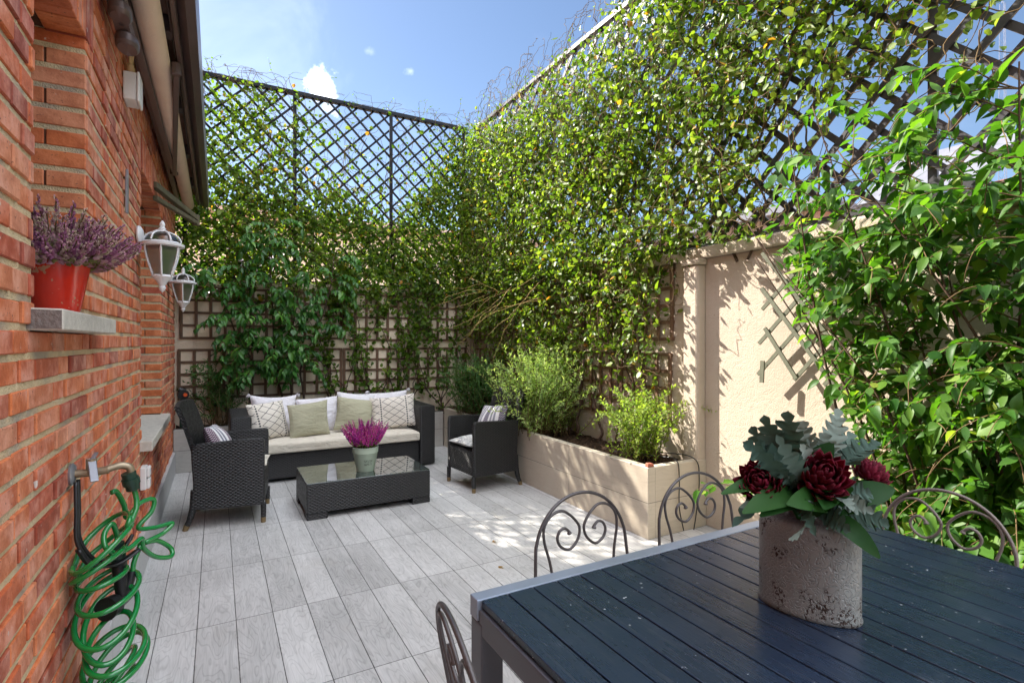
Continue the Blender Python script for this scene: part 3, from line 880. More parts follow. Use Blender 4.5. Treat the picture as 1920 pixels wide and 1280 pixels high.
# coiled hose
hz = thing('coiled_hose', 'bright green spiral garden hose hanging from the tap to the floor', 'hose', (-.27, 2.1, 0))
P = [(-.255, 2.205, .935), (-.245, 2.215, .90), (-.24, 2.20, .85), (-.26, 2.16, .80)]
A = np.linspace(0, 2*PI*15.2, 15*16)
r0 = np.random.default_rng(4)
ph = r0.uniform(0, 6, 4)
for i, a in enumerate(A):
    f = i/len(A)
    zc = .79-.775*f**.98
    rr = .098+.018*math.sin(a*.31+ph[0])+.010*math.sin(a*.77+ph[3])
    cx = -.325+.018*math.sin(f*11+ph[1])+.045*f; cy_ = 2.17-.07*f+.035*math.sin(f*13+ph[2])
    rx = rr*.74; ry_ = rr*1.22
    x = cx+rx*math.cos(a); y = cy_+ry_*math.sin(a)
    x = max(x, XF+.018)
    if zc < .25: x = max(x, -.372)
    P.append((x, y, zc+(.042+.022*math.sin(f*23.))*math.sin(a+.9+.9*math.sin(f*12))))
mb = MB(); mb.tube(spline(P, 2), .0086, 10); mb.build('spiral_tube', M['hose'], hz, smooth=True)
F3 = np.array([.488, .873, 0]); R3 = np.array([.873, -.488, 0])
def px(u, v, d):
    q = F3+R3*((u-960)/990); return np.array([q[0]*d, q[1]*d, 1.42+(640-v)*d/990])
def hp(x, y, d): return px(100+x/2.909, 840+y/2.909, d)
Q = [hp(*q) for q in ((318, 240, 1.80), (345, 238, 1.82), (385, 310, 1.84), (402, 378, 1.86), (470, 300, 1.92), (545, 278, 1.98), (535, 345, 1.97), (462, 432, 1.93), (550, 432, 1.98), (648, 408, 2.04), (600, 462, 2.0), (505, 512, 1.93),
     (570, 505, 1.98), (640, 545, 2.02), (640, 590, 2.0), (560, 592, 1.94), (492, 545, 1.88), (480, 492, 1.86), (420, 540, 1.80), (340, 572, 1.74), (283, 535, 1.72), (278, 465, 1.74), (320, 412, 1.77), (345, 470, 1.79), (352, 520, 1.80))]
mb = MB(); mb.tube(spline(Q, 8), .0085, 9)
Q = [hp(*q) for q in ((484, 492, 1.88), (462, 560, 1.86), (440, 620, 1.84), (430, 690, 1.83))]
mb.tube(spline(Q, 8), .0085, 9); mb.build('loose_loops', M['hose'], hz, smooth=True)
mb = MB(); mb.tube([(-.262, 2.20, .975), (-.250, 2.208, .915)], [.022, .020], 14); mb.tube([(-.258, 2.203, .955), (-.254, 2.206, .935)], .026, 14)
mb.build('hose_connector', M['dgreen_pl'], hz, smooth=True, sharp=40)
gun = thing('spray_gun', 'black and dark green spray gun hanging in the hose coils', 'spray gun', (-.18, 2.2, .35))
mb = MB(); mb.tube([hp(350, 512, 1.80), hp(358, 620, 1.80)], [.019, .022], 14); mb.build('collar', M['dgreen_pl'], gun, smooth=True, sharp=40)
mb = MB(); mb.tube(spline([hp(358, 618, 1.80), hp(368, 720, 1.80), hp(378, 800, 1.80)], 5), [.022]*5+[.020]*6, 14)
mb.tube(spline([hp(430, 670, 1.83), hp(418, 730, 1.82), hp(385, 800, 1.80)], 5), .013, 12)
mb.build('grip', M['black_pl'], gun, smooth=True, sharp=40)
mb = MB(); mb.tube([hp(448, 765, 1.84), hp(385, 818, 1.80), hp(320, 868, 1.76)], [.013, .019, .022], 14); mb.tube([hp(335, 850, 1.77), hp(285, 880, 1.73)], [.034, .038], 18)
mb.build('spray_head', M['black_pl'], gun, smooth=True, sharp=40)
# irrigation timer on the far end
it = thing('irrigation_timer', 'black irrigation timer with orange dial behind the left armchair', 'timer', (-.32, 6.76, .60))
mb = MB(); mb.tube([(-.33, 6.80, .845), (-.315, 6.74, .840)], .055, 16); mb.tube([(-.36, 6.78, .90), (-.30, 6.78, .87)], .03, 12); mb.build('timer_body', M['black_pl'], it, smooth=True, sharp=40)
mb = MB(); mb.tube([(-.303, 6.735, .842), (-.298, 6.72, .841)], .020, 14); mb.build('dial', M['orange_pl'], it, smooth=True, sharp=40)
mb = MB(); mb.tube(spline([(-.33, 6.79, .80), (-.335, 6.79, .70), (-.34, 6.80, .48)], 5), .018, 10); mb.build('pipe', M['dgreen_pl'], it, smooth=True)

# ------------------------------------------------------------------ walls
BY = 7.20; RX = 3.30; WT = 2.06
bwall = thing('back_wall', 'pale cream rendered wall behind the sofa', 'wall', (1.4, BY, 0))
mb = MB(); mb.box(-1.2, RX+.2, BY, BY+.2, 0, WT+.02); mb.build('wall_body', M['cream_b'], bwall)
mb = MB(); mb.box(-1.2, RX-.05, BY-.025, BY+.22, WT+.022, WT+.10); mb.build('coping', M['cream_b'], bwall, bevel=.01)
rwall = thing('side_wall', 'sunlit cream rendered wall with a pilaster on the right of the patio', 'wall', (RX, 3., 0))
mb = MB(); mb.box(RX, RX+.2, -3.0, BY-.002, 0, WT); mb.build('wall_body', M['cream'], rwall, bevel=.008)
mb = MB(); mb.prism([(RX-.04, WT+.002), (RX-.045, WT+.085), (RX+.22, WT+.11), (RX+.22, WT+.002)], 1, -3., BY-.03); mb.build('coping', M['cream'], rwall, bevel=.012)
mb = MB(); mb.prism([(RX-.082, 2.985), (RX-.085, 2.86), (RX-.075, 2.838), (RX-.001, 2.832), (RX-.001, 2.99)], 2, 0., WT-.05)
mb.prism([(RX-.10, 3.0), (RX-.10, 2.82), (RX-.001, 2.815), (RX-.001, 3.005)], 2, WT-.048, WT)
mb.build('pilaster', M['cream'], rwall, bevel=.012)

# ------------------------------------------------------------------ planters
PX = 2.695; PY = 2.825; PH = .515
rp = thing('raised_planter', 'long raised planter clad in beige wood-look tiles under the ivy wall', 'planter', (3.0, 4.6, 0))
mb = MB()
mb.box(PX, PX+.07, PY, 6.72, 0, PH); mb.build('side_panel', M['tile_y'], rp, bevel=.003, seg=1)
mb = MB(); mb.box(PX+.072, RX-.002, PY+.002, PY+.07, 0, PH-.002); mb.build('end_panel', M['tile_x'], rp, bevel=.003, seg=1)
mb = MB(); mb.box(PX+.07, RX-.002, PY+.07, 7.198, .05, .44)
def rough_bed(x0, x1, y0, y1, z, nx, ny, amp, seed):
    r = np.random.default_rng(seed); V = []; Fs = []
    for j in range(ny+1):
        for i in range(nx+1):
            V.append((x0+(x1-x0)*i/nx, y0+(y1-y0)*j/ny, z+r.normal(0, amp)))
    for j in range(ny):
        for i in range(nx):
            a = j*(nx+1)+i; Fs.append((a, a+1, a+nx+2, a+nx+1))
    return V, Fs
mb = MB(); mb.add(*rough_bed(PX+.071, RX-.003, PY+.071, 7.19, .462, 14, 100, .012, 3)); mb.build('soil_bed', M['soil'], rp, smooth=True)
bp = thing('back_planter', 'low grey tiled planter running along the back wall behind the sofa', 'planter', (1.1, 6.9, 0))
mb = MB(); mb.box(-.41, PX-.002, 6.735, 6.80, 0, .47); mb.build('front_panel', M['tile_xg'], bp, bevel=.003, seg=1)
mb = MB(); mb.add(*rough_bed(-.41, PX+.07, 6.80, 7.195, .43, 70, 10, .012, 5)); mb.build('soil_bed', M['soil'], bp, smooth=True)
# irrigation tube + terracotta scrap on the planter corner
mb = MB()
mb.tube(spline([(2.95, 3.3, .50), (2.98, 3.0, .535), (2.99, 2.84, .535), (2.985, 2.805, .42), (2.98, 2.80, .2), (3.02, 2.795, .02)], 8), .0045, 7)
mb.tube(spline([(2.90, 3.5, .49), (3.10, 3.05, .54), (3.17, 2.83, .53), (3.19, 2.80, .38), (3.16, 2.798, .15), (3.12, 2.79, .01)], 8), .0045, 7)
tag(mb.build('irrigation_tube', M['black_pl'], smooth=True), 'thin black irrigation tubes dropping over the planter end', 'tube')
mb = MB(); mb.add(*[[(2.70, 2.83, PH), (2.765, 2.832, PH), (2.76, 2.875, PH), (2.705, 2.87, PH), (2.703, 2.833, PH+.028), (2.76, 2.836, PH+.022), (2.757, 2.87, PH+.024), (2.71, 2.866, PH+.03)],
        [(0, 3, 2, 1), (4, 5, 6, 7), (0, 1, 5, 4), (1, 2, 6, 5), (2, 3, 7, 6), (3, 0, 4, 7)]])
tag(mb.build('clay_shard', M['terra'], bevel=.005), 'small broken terracotta piece on the planter corner', 'clay piece')

# ------------------------------------------------------------------ trellises on the walls
def grid_trellis(label, plane, a0, a1, z0, z1, at, group):
    t = thing('wood_trellis', label, 'trellis', ((a0+a1)/2, at, z0) if plane == 'y' else (at, (a0+a1)/2, z0), 0, group)
    mb = MB(); n = max(2, round((a1-a0)/.152)); mz = max(2, round((z1-z0)/.143))
    for i in range(n+1):
        a = a0+(a1-a0)*i/n; w = .013
        w = .016
        if plane == 'y': mb.box(a-w, a+w, at-.030, at-.016, z0-.01, z1+.01, rng.random())
        else: mb.box(at-.030, at-.016, a-w, a+w, z0-.01, z1+.01, rng.random())
    for j in range(mz+1):
        z = z0+(z1-z0)*j/mz; w = .014
        if plane == 'y': mb.box(a0-.012, a1+.012, at-.0155, at-.003, z-w, z+w, rng.random())
        else: mb.box(at-.0155, at-.003, a0-.012, a1+.012, z-w, z+w, rng.random())
    mb.build('slat_grid', M['trellis'], t)
gt = 'brown square trellis panels on the walls'
grid_trellis('upper left brown trellis panel on the back wall, behind the broad-leaved climber', 'y', -.36, 1.43, 1.46, 2.05, BY, gt)
grid_trellis('upper right brown trellis panel on the back wall, next to the corner', 'y', 1.47, 3.22, 1.44, 2.05, BY, gt)
grid_trellis('lower left brown trellis panel on the back wall, behind the left end of the sofa', 'y', -.38, 1.43, .755, 1.32, BY, gt)
grid_trellis('lower right brown trellis panel on the back wall, behind the right end of the sofa', 'y', 1.47, 3.22, .755, 1.32, BY, gt)
grid_trellis('upper brown trellis panel on the side wall, ending beside the pilaster', 'x', 3.16, 5.0, 1.44, 2.0, RX, gt)
grid_trellis('upper brown trellis panel on the side wall, reaching the corner', 'x', 5.04, 6.95, 1.44, 2.0, RX, gt)
grid_trellis('lower brown trellis panel on the side wall, behind the small herb bush', 'x', 3.18, 5.0, .74, 1.31, RX, gt)
grid_trellis('lower brown trellis panel on the side wall, behind the big bright bush', 'x', 5.04, 6.95, .74, 1.31, RX, gt)
# faded green diamond trellis
t = thing('diamond_trellis', 'faded green diamond trellis leaning off the cream wall beside the pilaster', 'trellis', (3.2, 1.7, 1.1))
mb = MB()
def onx(u, v, X):
    a = (u-960)/990; d = X/(.488+.873*a); return (X, d*(.873-.488*a), 1.42+(640-v)*d/990)
for (p, q) in (((1429, 474), (1600, 690)), ((1428, 540), (1575, 738)), ((1434, 615), (1493, 710)), ((1480, 462), (1660, 690)), ((1530, 462), (1700, 690))):
    mb.beam(onx(*p, 3.200), onx(*q, 3.200), .025, .012, up=(1, 0, 0))
for (p, q) in (((1429, 580), (1500, 500)), ((1423, 644), (1560, 488)), ((1421, 702), (1610, 488)), ((1489, 712), (1660, 520)), ((1545, 722), (1700, 560))):
    mb.beam(onx(*p, 3.216), onx(*q, 3.216), .024, .012, up=(1, 0, 0))
mb.beam(onx(1430, 676, 3.188), onx(1428, 717, 3.188), .028, .012, up=(1, 0, 0))
mb.build('slat_lattice', M['trellis_g'], t)

# ------------------------------------------------------------------ lattice fences above the walls
FT = 4.58
def lattice(name, label, plane, a0, a1, z0, z1, at, posts, mat, w, sp):
    t = thing(name, label, 'fence', ((a0+a1)/2, at, z0) if plane == 'y' else (at, (a0+a1)/2, z0))
    mb = MB()
    H = z1-z0
    for sgn in (1, -1):
        o = .008*sgn
        k0 = a0-H; 
        a = a0-H-(0 if sgn > 0 else 0)
        while a < a1+H:
            # line through (a, z0) going up in +/- direction
            pts = []
            s0, s1 = a, a+sgn*H
            za, zb = z0, z1
            lo, hi = min(s0, s1), max(s0, s1)
            if hi > a0 and lo < a1:
                def clip(s, zz):
                    return s, zz
                p, q = [s0, za], [s1, zb]
                for e in (p, q):
                    if e[0] < a0: e[1] = z0+abs(a0-s0); e[0] = a0
                    if e[0] > a1: e[1] = z0+abs(a1-s0); e[0] = a1
                if abs(p[0]-q[0]) > .05:
                    if plane == 'y': mb.beam((p[0], at+o, p[1]), (q[0], at+o, q[1]), .014, w, up=(1, 0, 1) if sgn < 0 else (-1, 0, 1), t=rng.random())
                    else: mb.beam((at+o, p[0], p[1]), (at+o, q[0], q[1]), .014, w, up=(0, 1, 1) if sgn < 0 else (0, -1, 1), t=rng.random())
            a += sp
    mb.build('diagonal_slats', mat, t)
    for a in posts:
        mb = MB(); pw = .022
        if plane == 'y': mb.box(a-pw, a+pw, at-.038, at-.017, z0, z1)
        else: mb.box(at+.017, at+.038, a-pw, a+pw, z0, z1)
        mb.build('post', mat, t)
    for (za, zb) in ((z1, z1+.05), (z0-.03, z0)):
        mb = MB()
        if plane == 'y': mb.box(a0, a1, at-.035, at+.035, za, zb)
        else: mb.box(at-.035, at+.035, a0, a1, za, zb)
        mb.build('rail', mat, t, bevel=.003, seg=1)
    return t
lattice('lattice_fence', 'dark diagonal lattice fence above the back wall', 'y', -1.2, RX-.02, 2.20, FT, BY+.08, (-.33, .87, 2.12, 3.22), M['lattice'], .026, .22)
lattice('lattice_fence', 'grey diagonal lattice fence above the sunny side wall', 'x', -1.6, BY-.01, 2.21, FT, RX+.10, (7.1, 5.84, 3.97, 2.79, 1.4, 0.), M['lattice_r'], .040, .225)

# ------------------------------------------------------------------ neighbours beyond the fences
def house_bg(name, label, x0, x1, y0, y1, h, wall, roof, rh=1.2, wins=()):
    t = thing(name, label, 'house', ((x0+x1)/2, (y0+y1)/2, 0))
    mb = MB(); mb.box(x0, x1, y0, y1, -.02, h); mb.build('wall', wall, t)
    mb = MB(); ym = (y0+y1)/2
    mb.prism([(y0-.3, h+.001), (y1+.3, h+.001), (y1+.3, h+.12), (ym, h+rh), (y0-.3, h+.12)], 0, x0-.3, x1+.3); mb.build('roof', roof, t)
    for (face, a, b, c, d) in wins:
        mb = MB()
        if face == 'y': mb.box(a, b, y0-.06, y0+.05, c, d)
        else: mb.box(x0-.06, x0+.05, a, b, c, d)
        f = mb.build('shutter', M['white_pl'], t)
        mb = MB()
        zz = c+.08
        while zz < d-.1:
            if face == 'y': mb.box(a+.06, b-.06, y0-.075, y0-.062, zz, zz+.05)
            else: mb.box(x0-.075, x0-.062, a+.06, b-.06, zz, zz+.05)
            zz += .1
        p = mb.build('louvre', M['slate'], None); p.parent = f; p.location = tuple(-c_ for c_ in t.location)
    return t
house_bg('neighbour_house', 'cream house beyond the back lattice fence', -3.0, 8.5, 14., 20., 4.4, M['neigh1'], M['neigh3'], .25, (('y', .2, 1.2, 2.4, 3.6), ('y', 4.2, 5.2, 2.4, 3.6)))
house_bg('neighbour_house', 'pinkish house beyond the side lattice fence, left of the white one', 9.0, 14., 5.4, 10., 3.7, M['neigh3'], M['slate'], .22, (('x', 6.4, 7.4, 1.8, 3.0),))
nh = house_bg('neighbour_house', 'white house with louvred shutters behind the broad-leaved shrub', 8.6, 14., -1.5, 4.2, 3.2, M['neigh2'], M['roof_t'], .22, (('x', 1.2, 2.0, 2.5, 3.12), ('x', -.2, .6, 2.5, 3.12)))
mb = MB(); mb.prism([(8.3, 2.55), (8.55, 3.10), (8.55, 3.16), (8.26, 2.60)], 1, 2.2, 4.1); mb.build('awning_panel', M['bluep'], nh)
mb = MB(); mb.prism([(8.2, 3.35), (9.4, 4.2), (9.36, 4.26), (8.16, 3.41)], 1, 2.8, 4.3); mb.build('solar_panel', M['slate'], nh)
oc = thing('garden_shed', 'ochre walled shed just behind the side wall', 'shed', (6.2, 1., 0))
mb = MB(); mb.box(5.6, 7.0, -.4, 1.9, -.02, 2.55); mb.build('wall', M['ochre'], oc)
mb = MB(); mb.box(5.5, 7.1, -.5, 2.0, 2.552, 2.62); mb.build('roof', M['neigh1'], oc)
ms = thing('radio_mast', 'thin red and white lattice mast far beyond the rooftops', 'mast', (60., 19.4, 0))
mb = MB(); cx, cy0 = 60., 19.4
for (a, b) in ((-.3, -.3), (.3, -.3), (0, .36)): mb.tube([(cx+a, cy0+b, 0), (cx+a*.5, cy0+b*.5, 31)], .028, 5)
for i in range(31):
    s0, s1 = 1-i/62, 1-(i+1)/62
    for (a, b), (c, d_) in (((-.3, -.3), (.3, -.3)), ((.3, -.3), (0, .36)), ((0, .36), (-.3, -.3))):
        mb.tube([(cx+a*s0, cy0+b*s0, i), (cx+c*s1, cy0+d_*s1, i+1)], .014, 4)
mb.build('lattice_tower', M['mast'], ms)
mb = MB(); mb.tube([(cx, cy0, 31), (cx, cy0, 36)], .05, 5); mb.build('antenna', M['mast'], ms)
# ------------------------------------------------------------------ sofa
sofa = thing('wicker_sofa', 'long black wicker sofa with an ecru seat pad against the back planter', 'sofa', (1.15, 6.2, 0))
mb = MB(); mb.box(.30, 2.02, 5.79, 6.60, .035, .288); mb.build('base', M['wicker'], sofa, bevel=.012)
mb = MB(); mb.box(.107, .299, 5.765, 6.61, .012, .683); mb.build('armrest', M['wicker'], sofa, bevel=.022, seg=3)
mb = MB(); mb.box(2.021, 2.207, 5.765, 6.61, .012, .683); mb.build('armrest', M['wicker'], sofa, bevel=.022, seg=3)
mb = MB(); mb.box(.30, 2.02, 6.44, 6.605, .289, .68); mb.build('backrest', M['wicker'], sofa, bevel=.02, seg=3)
def pad(x0, x1, y0, y1, z0, z1, nx, ny, puff, seed):
    r = np.random.default_rng(seed); V = []; Fs = []
    def ring(i, j, top):
        u, v = 2*i/nx-1, 2*j/ny-1
        e = ((1-abs(u)**8)*(1-abs(v)**6))**.5
        x, y = x0+(x1-x0)*i/nx, y0+(y1-y0)*j/ny
        zc = (z0+z1)/2; h = (z1-z0)/2
        zz = zc+(h*(.72+.28*e)+puff*e+r.normal(0, .0012)) if top else zc-h*(.8+.2*e)
        return (x, y, zz)
    for top in (1, 0):
        for j in range(ny+1):
            for i in range(nx+1): V.append(ring(i, j, top))
    n = (nx+1)*(ny+1)
    for j in range(ny):
        for i in range(nx):
            a = j*(nx+1)+i
            Fs.append((a, a+1, a+nx+2, a+nx+1)); Fs.append((n+a, n+a+nx+1, n+a+nx+2, n+a+1))
    for i in range(nx):
        Fs.append((n+i, n+i+1, i+1, i)); b = ny*(nx+1)+i; Fs.append((b, b+1, n+b+1, n+b))
    for j in range(ny):
        a = j*(nx+1); Fs.append((a, a+nx+1, n+a+nx+1, n+a)); b = a+nx; Fs.append((n+b, n+b+nx+1, b+nx+1, b))
    return V, Fs
mb = MB(); mb.add(*pad(.304, 2.016, 5.745, 6.43, .289, .405, 44, 18, .010, 2)); mb.build('seat_cushion', M['seat_fab'], sofa, smooth=True, sharp=60, bevel=.012)

def pillow_mesh(w, h, th, seed, n=20):
    r = np.random.default_rng(seed); k = r.uniform(-1, 1, 12)
    V = []; Fs = []
    for side in (1, -1):
        for j in range(n+1):
            for i in range(n+1):
                u, v = 2*i/n-1, 2*j/n-1
                uu = math.copysign(abs(u)**.85, u); vv = math.copysign(abs(v)**.85, v)
                x = w/2*uu*(1-.075*(1-vv*vv)); z = h/2*vv*(1-.085*(1-uu*uu))
                t = max(0, (1-uu**2)*(1-vv**2))**.42
                y = side*(th/2*t)
                y += .012*t*(math.sin(3.1*u+k[0]*3)*math.sin(2.6*v+k[1]*3)+.6*math.sin(5*u*v+k[2]*4))
                z += .012*(k[3]*u*u+k[4]*u); x += .010*k[5]*v
                y += .012*(k[6]*u*v)
                V.append((x, -y, z))
    m = (n+1)**2
    for j in range(n):
        for i in range(n):
            a = j*(n+1)+i
            Fs.append((a, a+1, a+n+2, a+n+1)); Fs.append((m+a, m+a+n+1, m+a+n+2, m+a+1))
    return V, Fs
def pillow(label, w, h, th, loc, rot, mat, seed, group=None, tassels=False):
    mb = MB(); mb.add(*pillow_mesh(w, h, th, seed))
    o = mb.build('throw_pillow', mat, smooth=True)
    bm = bmesh.new(); bm.from_mesh(o.data); bmesh.ops.remove_doubles(bm, verts=bm.verts, dist=.0004); bm.to_mesh(o.data); bm.free(); o.data.set_sharp_from_angle(angle=math.radians(48))
    o.location = loc; o.rotation_euler = tuple(math.radians(a) for a in rot)
    tag(o, label, 'pillow', group)
    if tassels:
        for sx in (-1, 1):
            tm = MB(); r = np.random.default_rng(seed+sx)
            for q in range(26):
                a = r.normal(0, 1, 3)*.35+np.array([sx*1., -.2, .55])
                a = a/np.linalg.norm(a)*r.uniform(.03, .052)
                b = np.array([sx*w*.49, 0, h*.485])
                tm.tube([b, b+a*.6, b+a+np.array([0, 0, -.012])], .0042, 5)
            t = tm.build('tassel', mat, None, smooth=True); t.parent = o
    return o
gw_ = 'white back cushions on the sofa'; gs = 'accent pillows on the sofa'
tilt = -17
pillow('plump white back cushion at the left end of the sofa, behind the small diamond pillow', .47, .45, .19, (.545, 6.315, .605), (tilt, 2, 4), M['white_fab'], 1, gw_, True)
pillow('white back cushion behind the sage pillow left of the sofa middle', .46, .42, .19, (1.00, 6.32, .585), (tilt, -2, 0), M['white_fab'], 2, gw_)
pillow('white back cushion right of the sofa middle, behind the creased sage pillow', .46, .45, .19, (1.44, 6.315, .60), (tilt, 3, -2), M['white_fab'], 3, gw_)
pillow('white back cushion at the right end of the sofa, behind the wide diamond pillow', .46, .45, .19, (1.83, 6.32, .60), (tilt, -2, -5), M['white_fab'], 4, gw_, True)
pillow('small white pillow with black diamond print leaning on the left sofa arm', .43, .40, .15, (.47, 6.02, .60), (-14, -4, 32), M['diamond'], 5, gs)
pillow('sage green pillow standing left of the sofa middle', .42, .38, .15, (.86, 6.00, .585), (-16, -2, 4), M['sage_fab'], 6, gs)
pillow('creased sage green pillow right of the sofa middle, behind the pink heather', .42, .38, .15, (1.355, 6.07, .60), (-18, 7, -4), M['sage_fab'], 7, gs)
pillow('wide white pillow with black diamond print at the right sofa arm', .52, .385, .16, (1.79, 6.02, .60), (-15, -3, -9), M['diamond'], 8, gs)

# ------------------------------------------------------------------ armchairs
def armchair(label, loc, rz):
    t = thing('wicker_armchair', label, 'armchair', loc, rz, 'black wicker armchairs')
    for s in (-1, 1):
        y0, y1 = sorted((s*.234, s*.280))
        mb = MB()
        mb.prism([(-.222, .150), (.268, .142), (.272, .60), (.268, .652), (.25, .664), (.10, .660), (-.20, .646), (-.232, .62), (-.228, .50), (-.218, .35)], 1, y0, y1)
        mb.build('arm_panel', M['wicker'], t, local=True, bevel=.012, seg=2)
        mb = MB()
        mb.tube([(.262, s*.257, .15), (.262, s*.257, .042)], [.021, .0195], 12); lg = mb.build('leg', M['wicker'], t, local=True, smooth=True, sharp=50)
        mb = MB(); mb.tube([(.262, s*.257, .0415), (.262, s*.257, 0)], [.0195, .018], 12); mb.build('leg_tip', M['leg_tip'], lg, local=True, smooth=True, sharp=50)
        mb = MB(); mb.tube(spline([(-.212, s*.257, .30), (-.222, s*.257, .16), (-.240, s*.257, .08), (-.258, s*.257, .04)], 5), [.024]*10+[.021]*6, 12); lg = mb.build('leg', M['wicker'], t, local=True, smooth=True, sharp=50)
        mb = MB(); mb.tube([(-.2583, s*.257, .0395), (-.272, s*.257, 0)], [.021, .019], 12); mb.build('leg_tip', M['leg_tip'], lg, local=True, smooth=True, sharp=50)
    mb = MB(); mb.box(-.205, .270, -.2335, .2335, .150, .385); mb.build('seat', M['wicker'], t, local=True, bevel=.014)
    mb = MB()
    prof = [(-.218, .36), (-.240, .60), (-.262, .70), (-.300, .83), (-.338, .925), (-.330, .938), (-.306, .934), (-.268, .84), (-.228, .71), (-.205, .60), (-.180, .386), (-.20, .36)]
    n = 12; V = []; Fs = []; m = len(prof)
    for i in range(n+1):
        y = -.272+.544*i/n; c = .028*(1-(y/.272)**2)
        for (x, z) in prof:
            k = max(0, (z-.4)/.54)
            yy = y*(.85 if z < .655 else 1.)
            V.append((x-c*k, yy, z+.012*(1-(y/.272)**2)*(k > .9)))
    for i in range(n):
        for j in range(m):
            j2 = (j+1) % m; Fs.append((i*m+j, i*m+j2, (i+1)*m+j2, (i+1)*m+j))
    Fs.append(tuple(range(m-1, -1, -1))); Fs.append(tuple(n*m+j for j in range(m)))
    mb.add(V, [tuple(reversed(f)) for f in Fs]); mb.build('backrest', M['wicker'], t, local=True, smooth=True, sharp=40)
    return t
def place(c, rz, p):
    a = math.radians(rz); return (c[0]+p[0]*math.cos(a)-p[1]*math.sin(a), c[1]+p[0]*math.sin(a)+p[1]*math.cos(a), p[2])
cl, al = (.094, 4.876, 0), -7.5
cr, ar = (2.345, 4.775, 0), 184.5
armchair('black wicker armchair left of the coffee table, seen from its side', cl, math.radians(al))
armchair('black wicker armchair right of the coffee table, backed by the tiled planter', cr, math.radians(ar))
def seat_pad(label, c, rz, mat, seed):
    mb = MB(); V, Fs = pillow_mesh(.44, .44, .085, seed)
    mb.add([(z, x, -y) for (x, y, z) in V], Fs)
    o = mb.build('seat_pad', mat, smooth=True); o.location = place(c, rz, (.075, 0, .432)); o.rotation_euler = (0, 0, math.radians(rz))
    return tag(o, label, 'cushion', 'pads on the armchair seats')
seat_pad('off-white seat pad on the left armchair', cl, al, M['seat_fab'], 21)
seat_pad('grey printed seat pad on the right armchair', cr, ar, M['blotch'], 22)
pillow('purple striped pillow leaning on the left armchair back', .385, .34, .15, place(cl, al, (-.075, -.01, .60)), (-30, 4, al+90-4), M['stripe'], 23, 'striped pillows on the armchairs')
pillow('blue-grey striped pillow leaning on the right armchair back', .385, .34, .15, place(cr, ar, (-.085, .01, .62)), (-26, -4, ar+90+10), M['stripe2'], 24, 'striped pillows on the armchairs')

# ------------------------------------------------------------------ coffee table
ct = thing('coffee_table', 'low black wicker coffee table with a glass top', 'coffee table', (1.13, 4.76, 0))
X0, X1, Y0, Y1 = .62, 1.648, 4.435, 5.075
mb = MB(); mb.box(X0, X1, Y0, Y1, .052, .282)
for (a, b) in ((X0, Y0), (X1-.16, Y0), (X0, Y1-.13), (X1-.16, Y1-.13)): mb.box(a, a+.16, b, b+.13, 0, .0515)
mb.build('woven_body', M['wicker'], ct, bevel=.006, seg=2)
mb = MB(); mb.box(X0+.004, X1-.004, Y0+.004, Y1-.004, .2835, .2925); mb.build('glass_top', M['ttop'], ct, bevel=.002, seg=2)

# ------------------------------------------------------------------ dining table
TX0, TX1, TY0, TY1, TZ = .588, 2.092, .355, 1.282, .75
dt = thing('dining_table', 'large outdoor table with dark blue-black slats and grey metal frame', 'table', ((TX0+TX1)/2, .82, 0))
mb = MB(); n = 19; pw = (TX1-TX0-.016)/n
for i in range(n):
    a = TX0+.010+pw*i
    mb.box(a+.0022, a+pw-.0022, TY0+.042, TY1-.047, TZ-.022, TZ-.001+rng.uniform(-.0006, .0006), rng.random())
mb.build('slat_top', M['slat'], dt, bevel=.0022, seg=2)
mb = MB()
mb.box(TX0, TX1, TY1-.045, TY1, TZ-.055, TZ); mb.build('edge_rail', M['alu_l'], dt, bevel=.003, seg=2)
mb = MB(); mb.box(TX0, TX1, TY0, TY0+.04, TZ-.055, TZ); mb.build('edge_rail', M['alu_l'], dt, bevel=.003, seg=2)
mb = MB()
mb.box(TX0+.004, TX0+.05, TY0+.042, TY1-.047, TZ-.085, TZ-.0235); mb.box(TX1-.05, TX1-.004, TY0+.042, TY1-.047, TZ-.085, TZ-.0235)
mb.box(TX0+.052, TX1-.052, .78, .84, TZ-.07, TZ-.024)
mb.build('side_rail', M['alu'], dt, bevel=.003, seg=2)
for (a, b) in ((TX0+.002, TY1-.066), (TX1-.066, TY1-.066), (TX0+.002, TY0+.002), (TX1-.066, TY0+.002)):
    mb = MB(); mb.box(a, a+.064, b, b+.064, 0, TZ-.0865 if False else TZ-.0555)
    mb.build('leg', M['alu'], dt, bevel=.004, seg=2)

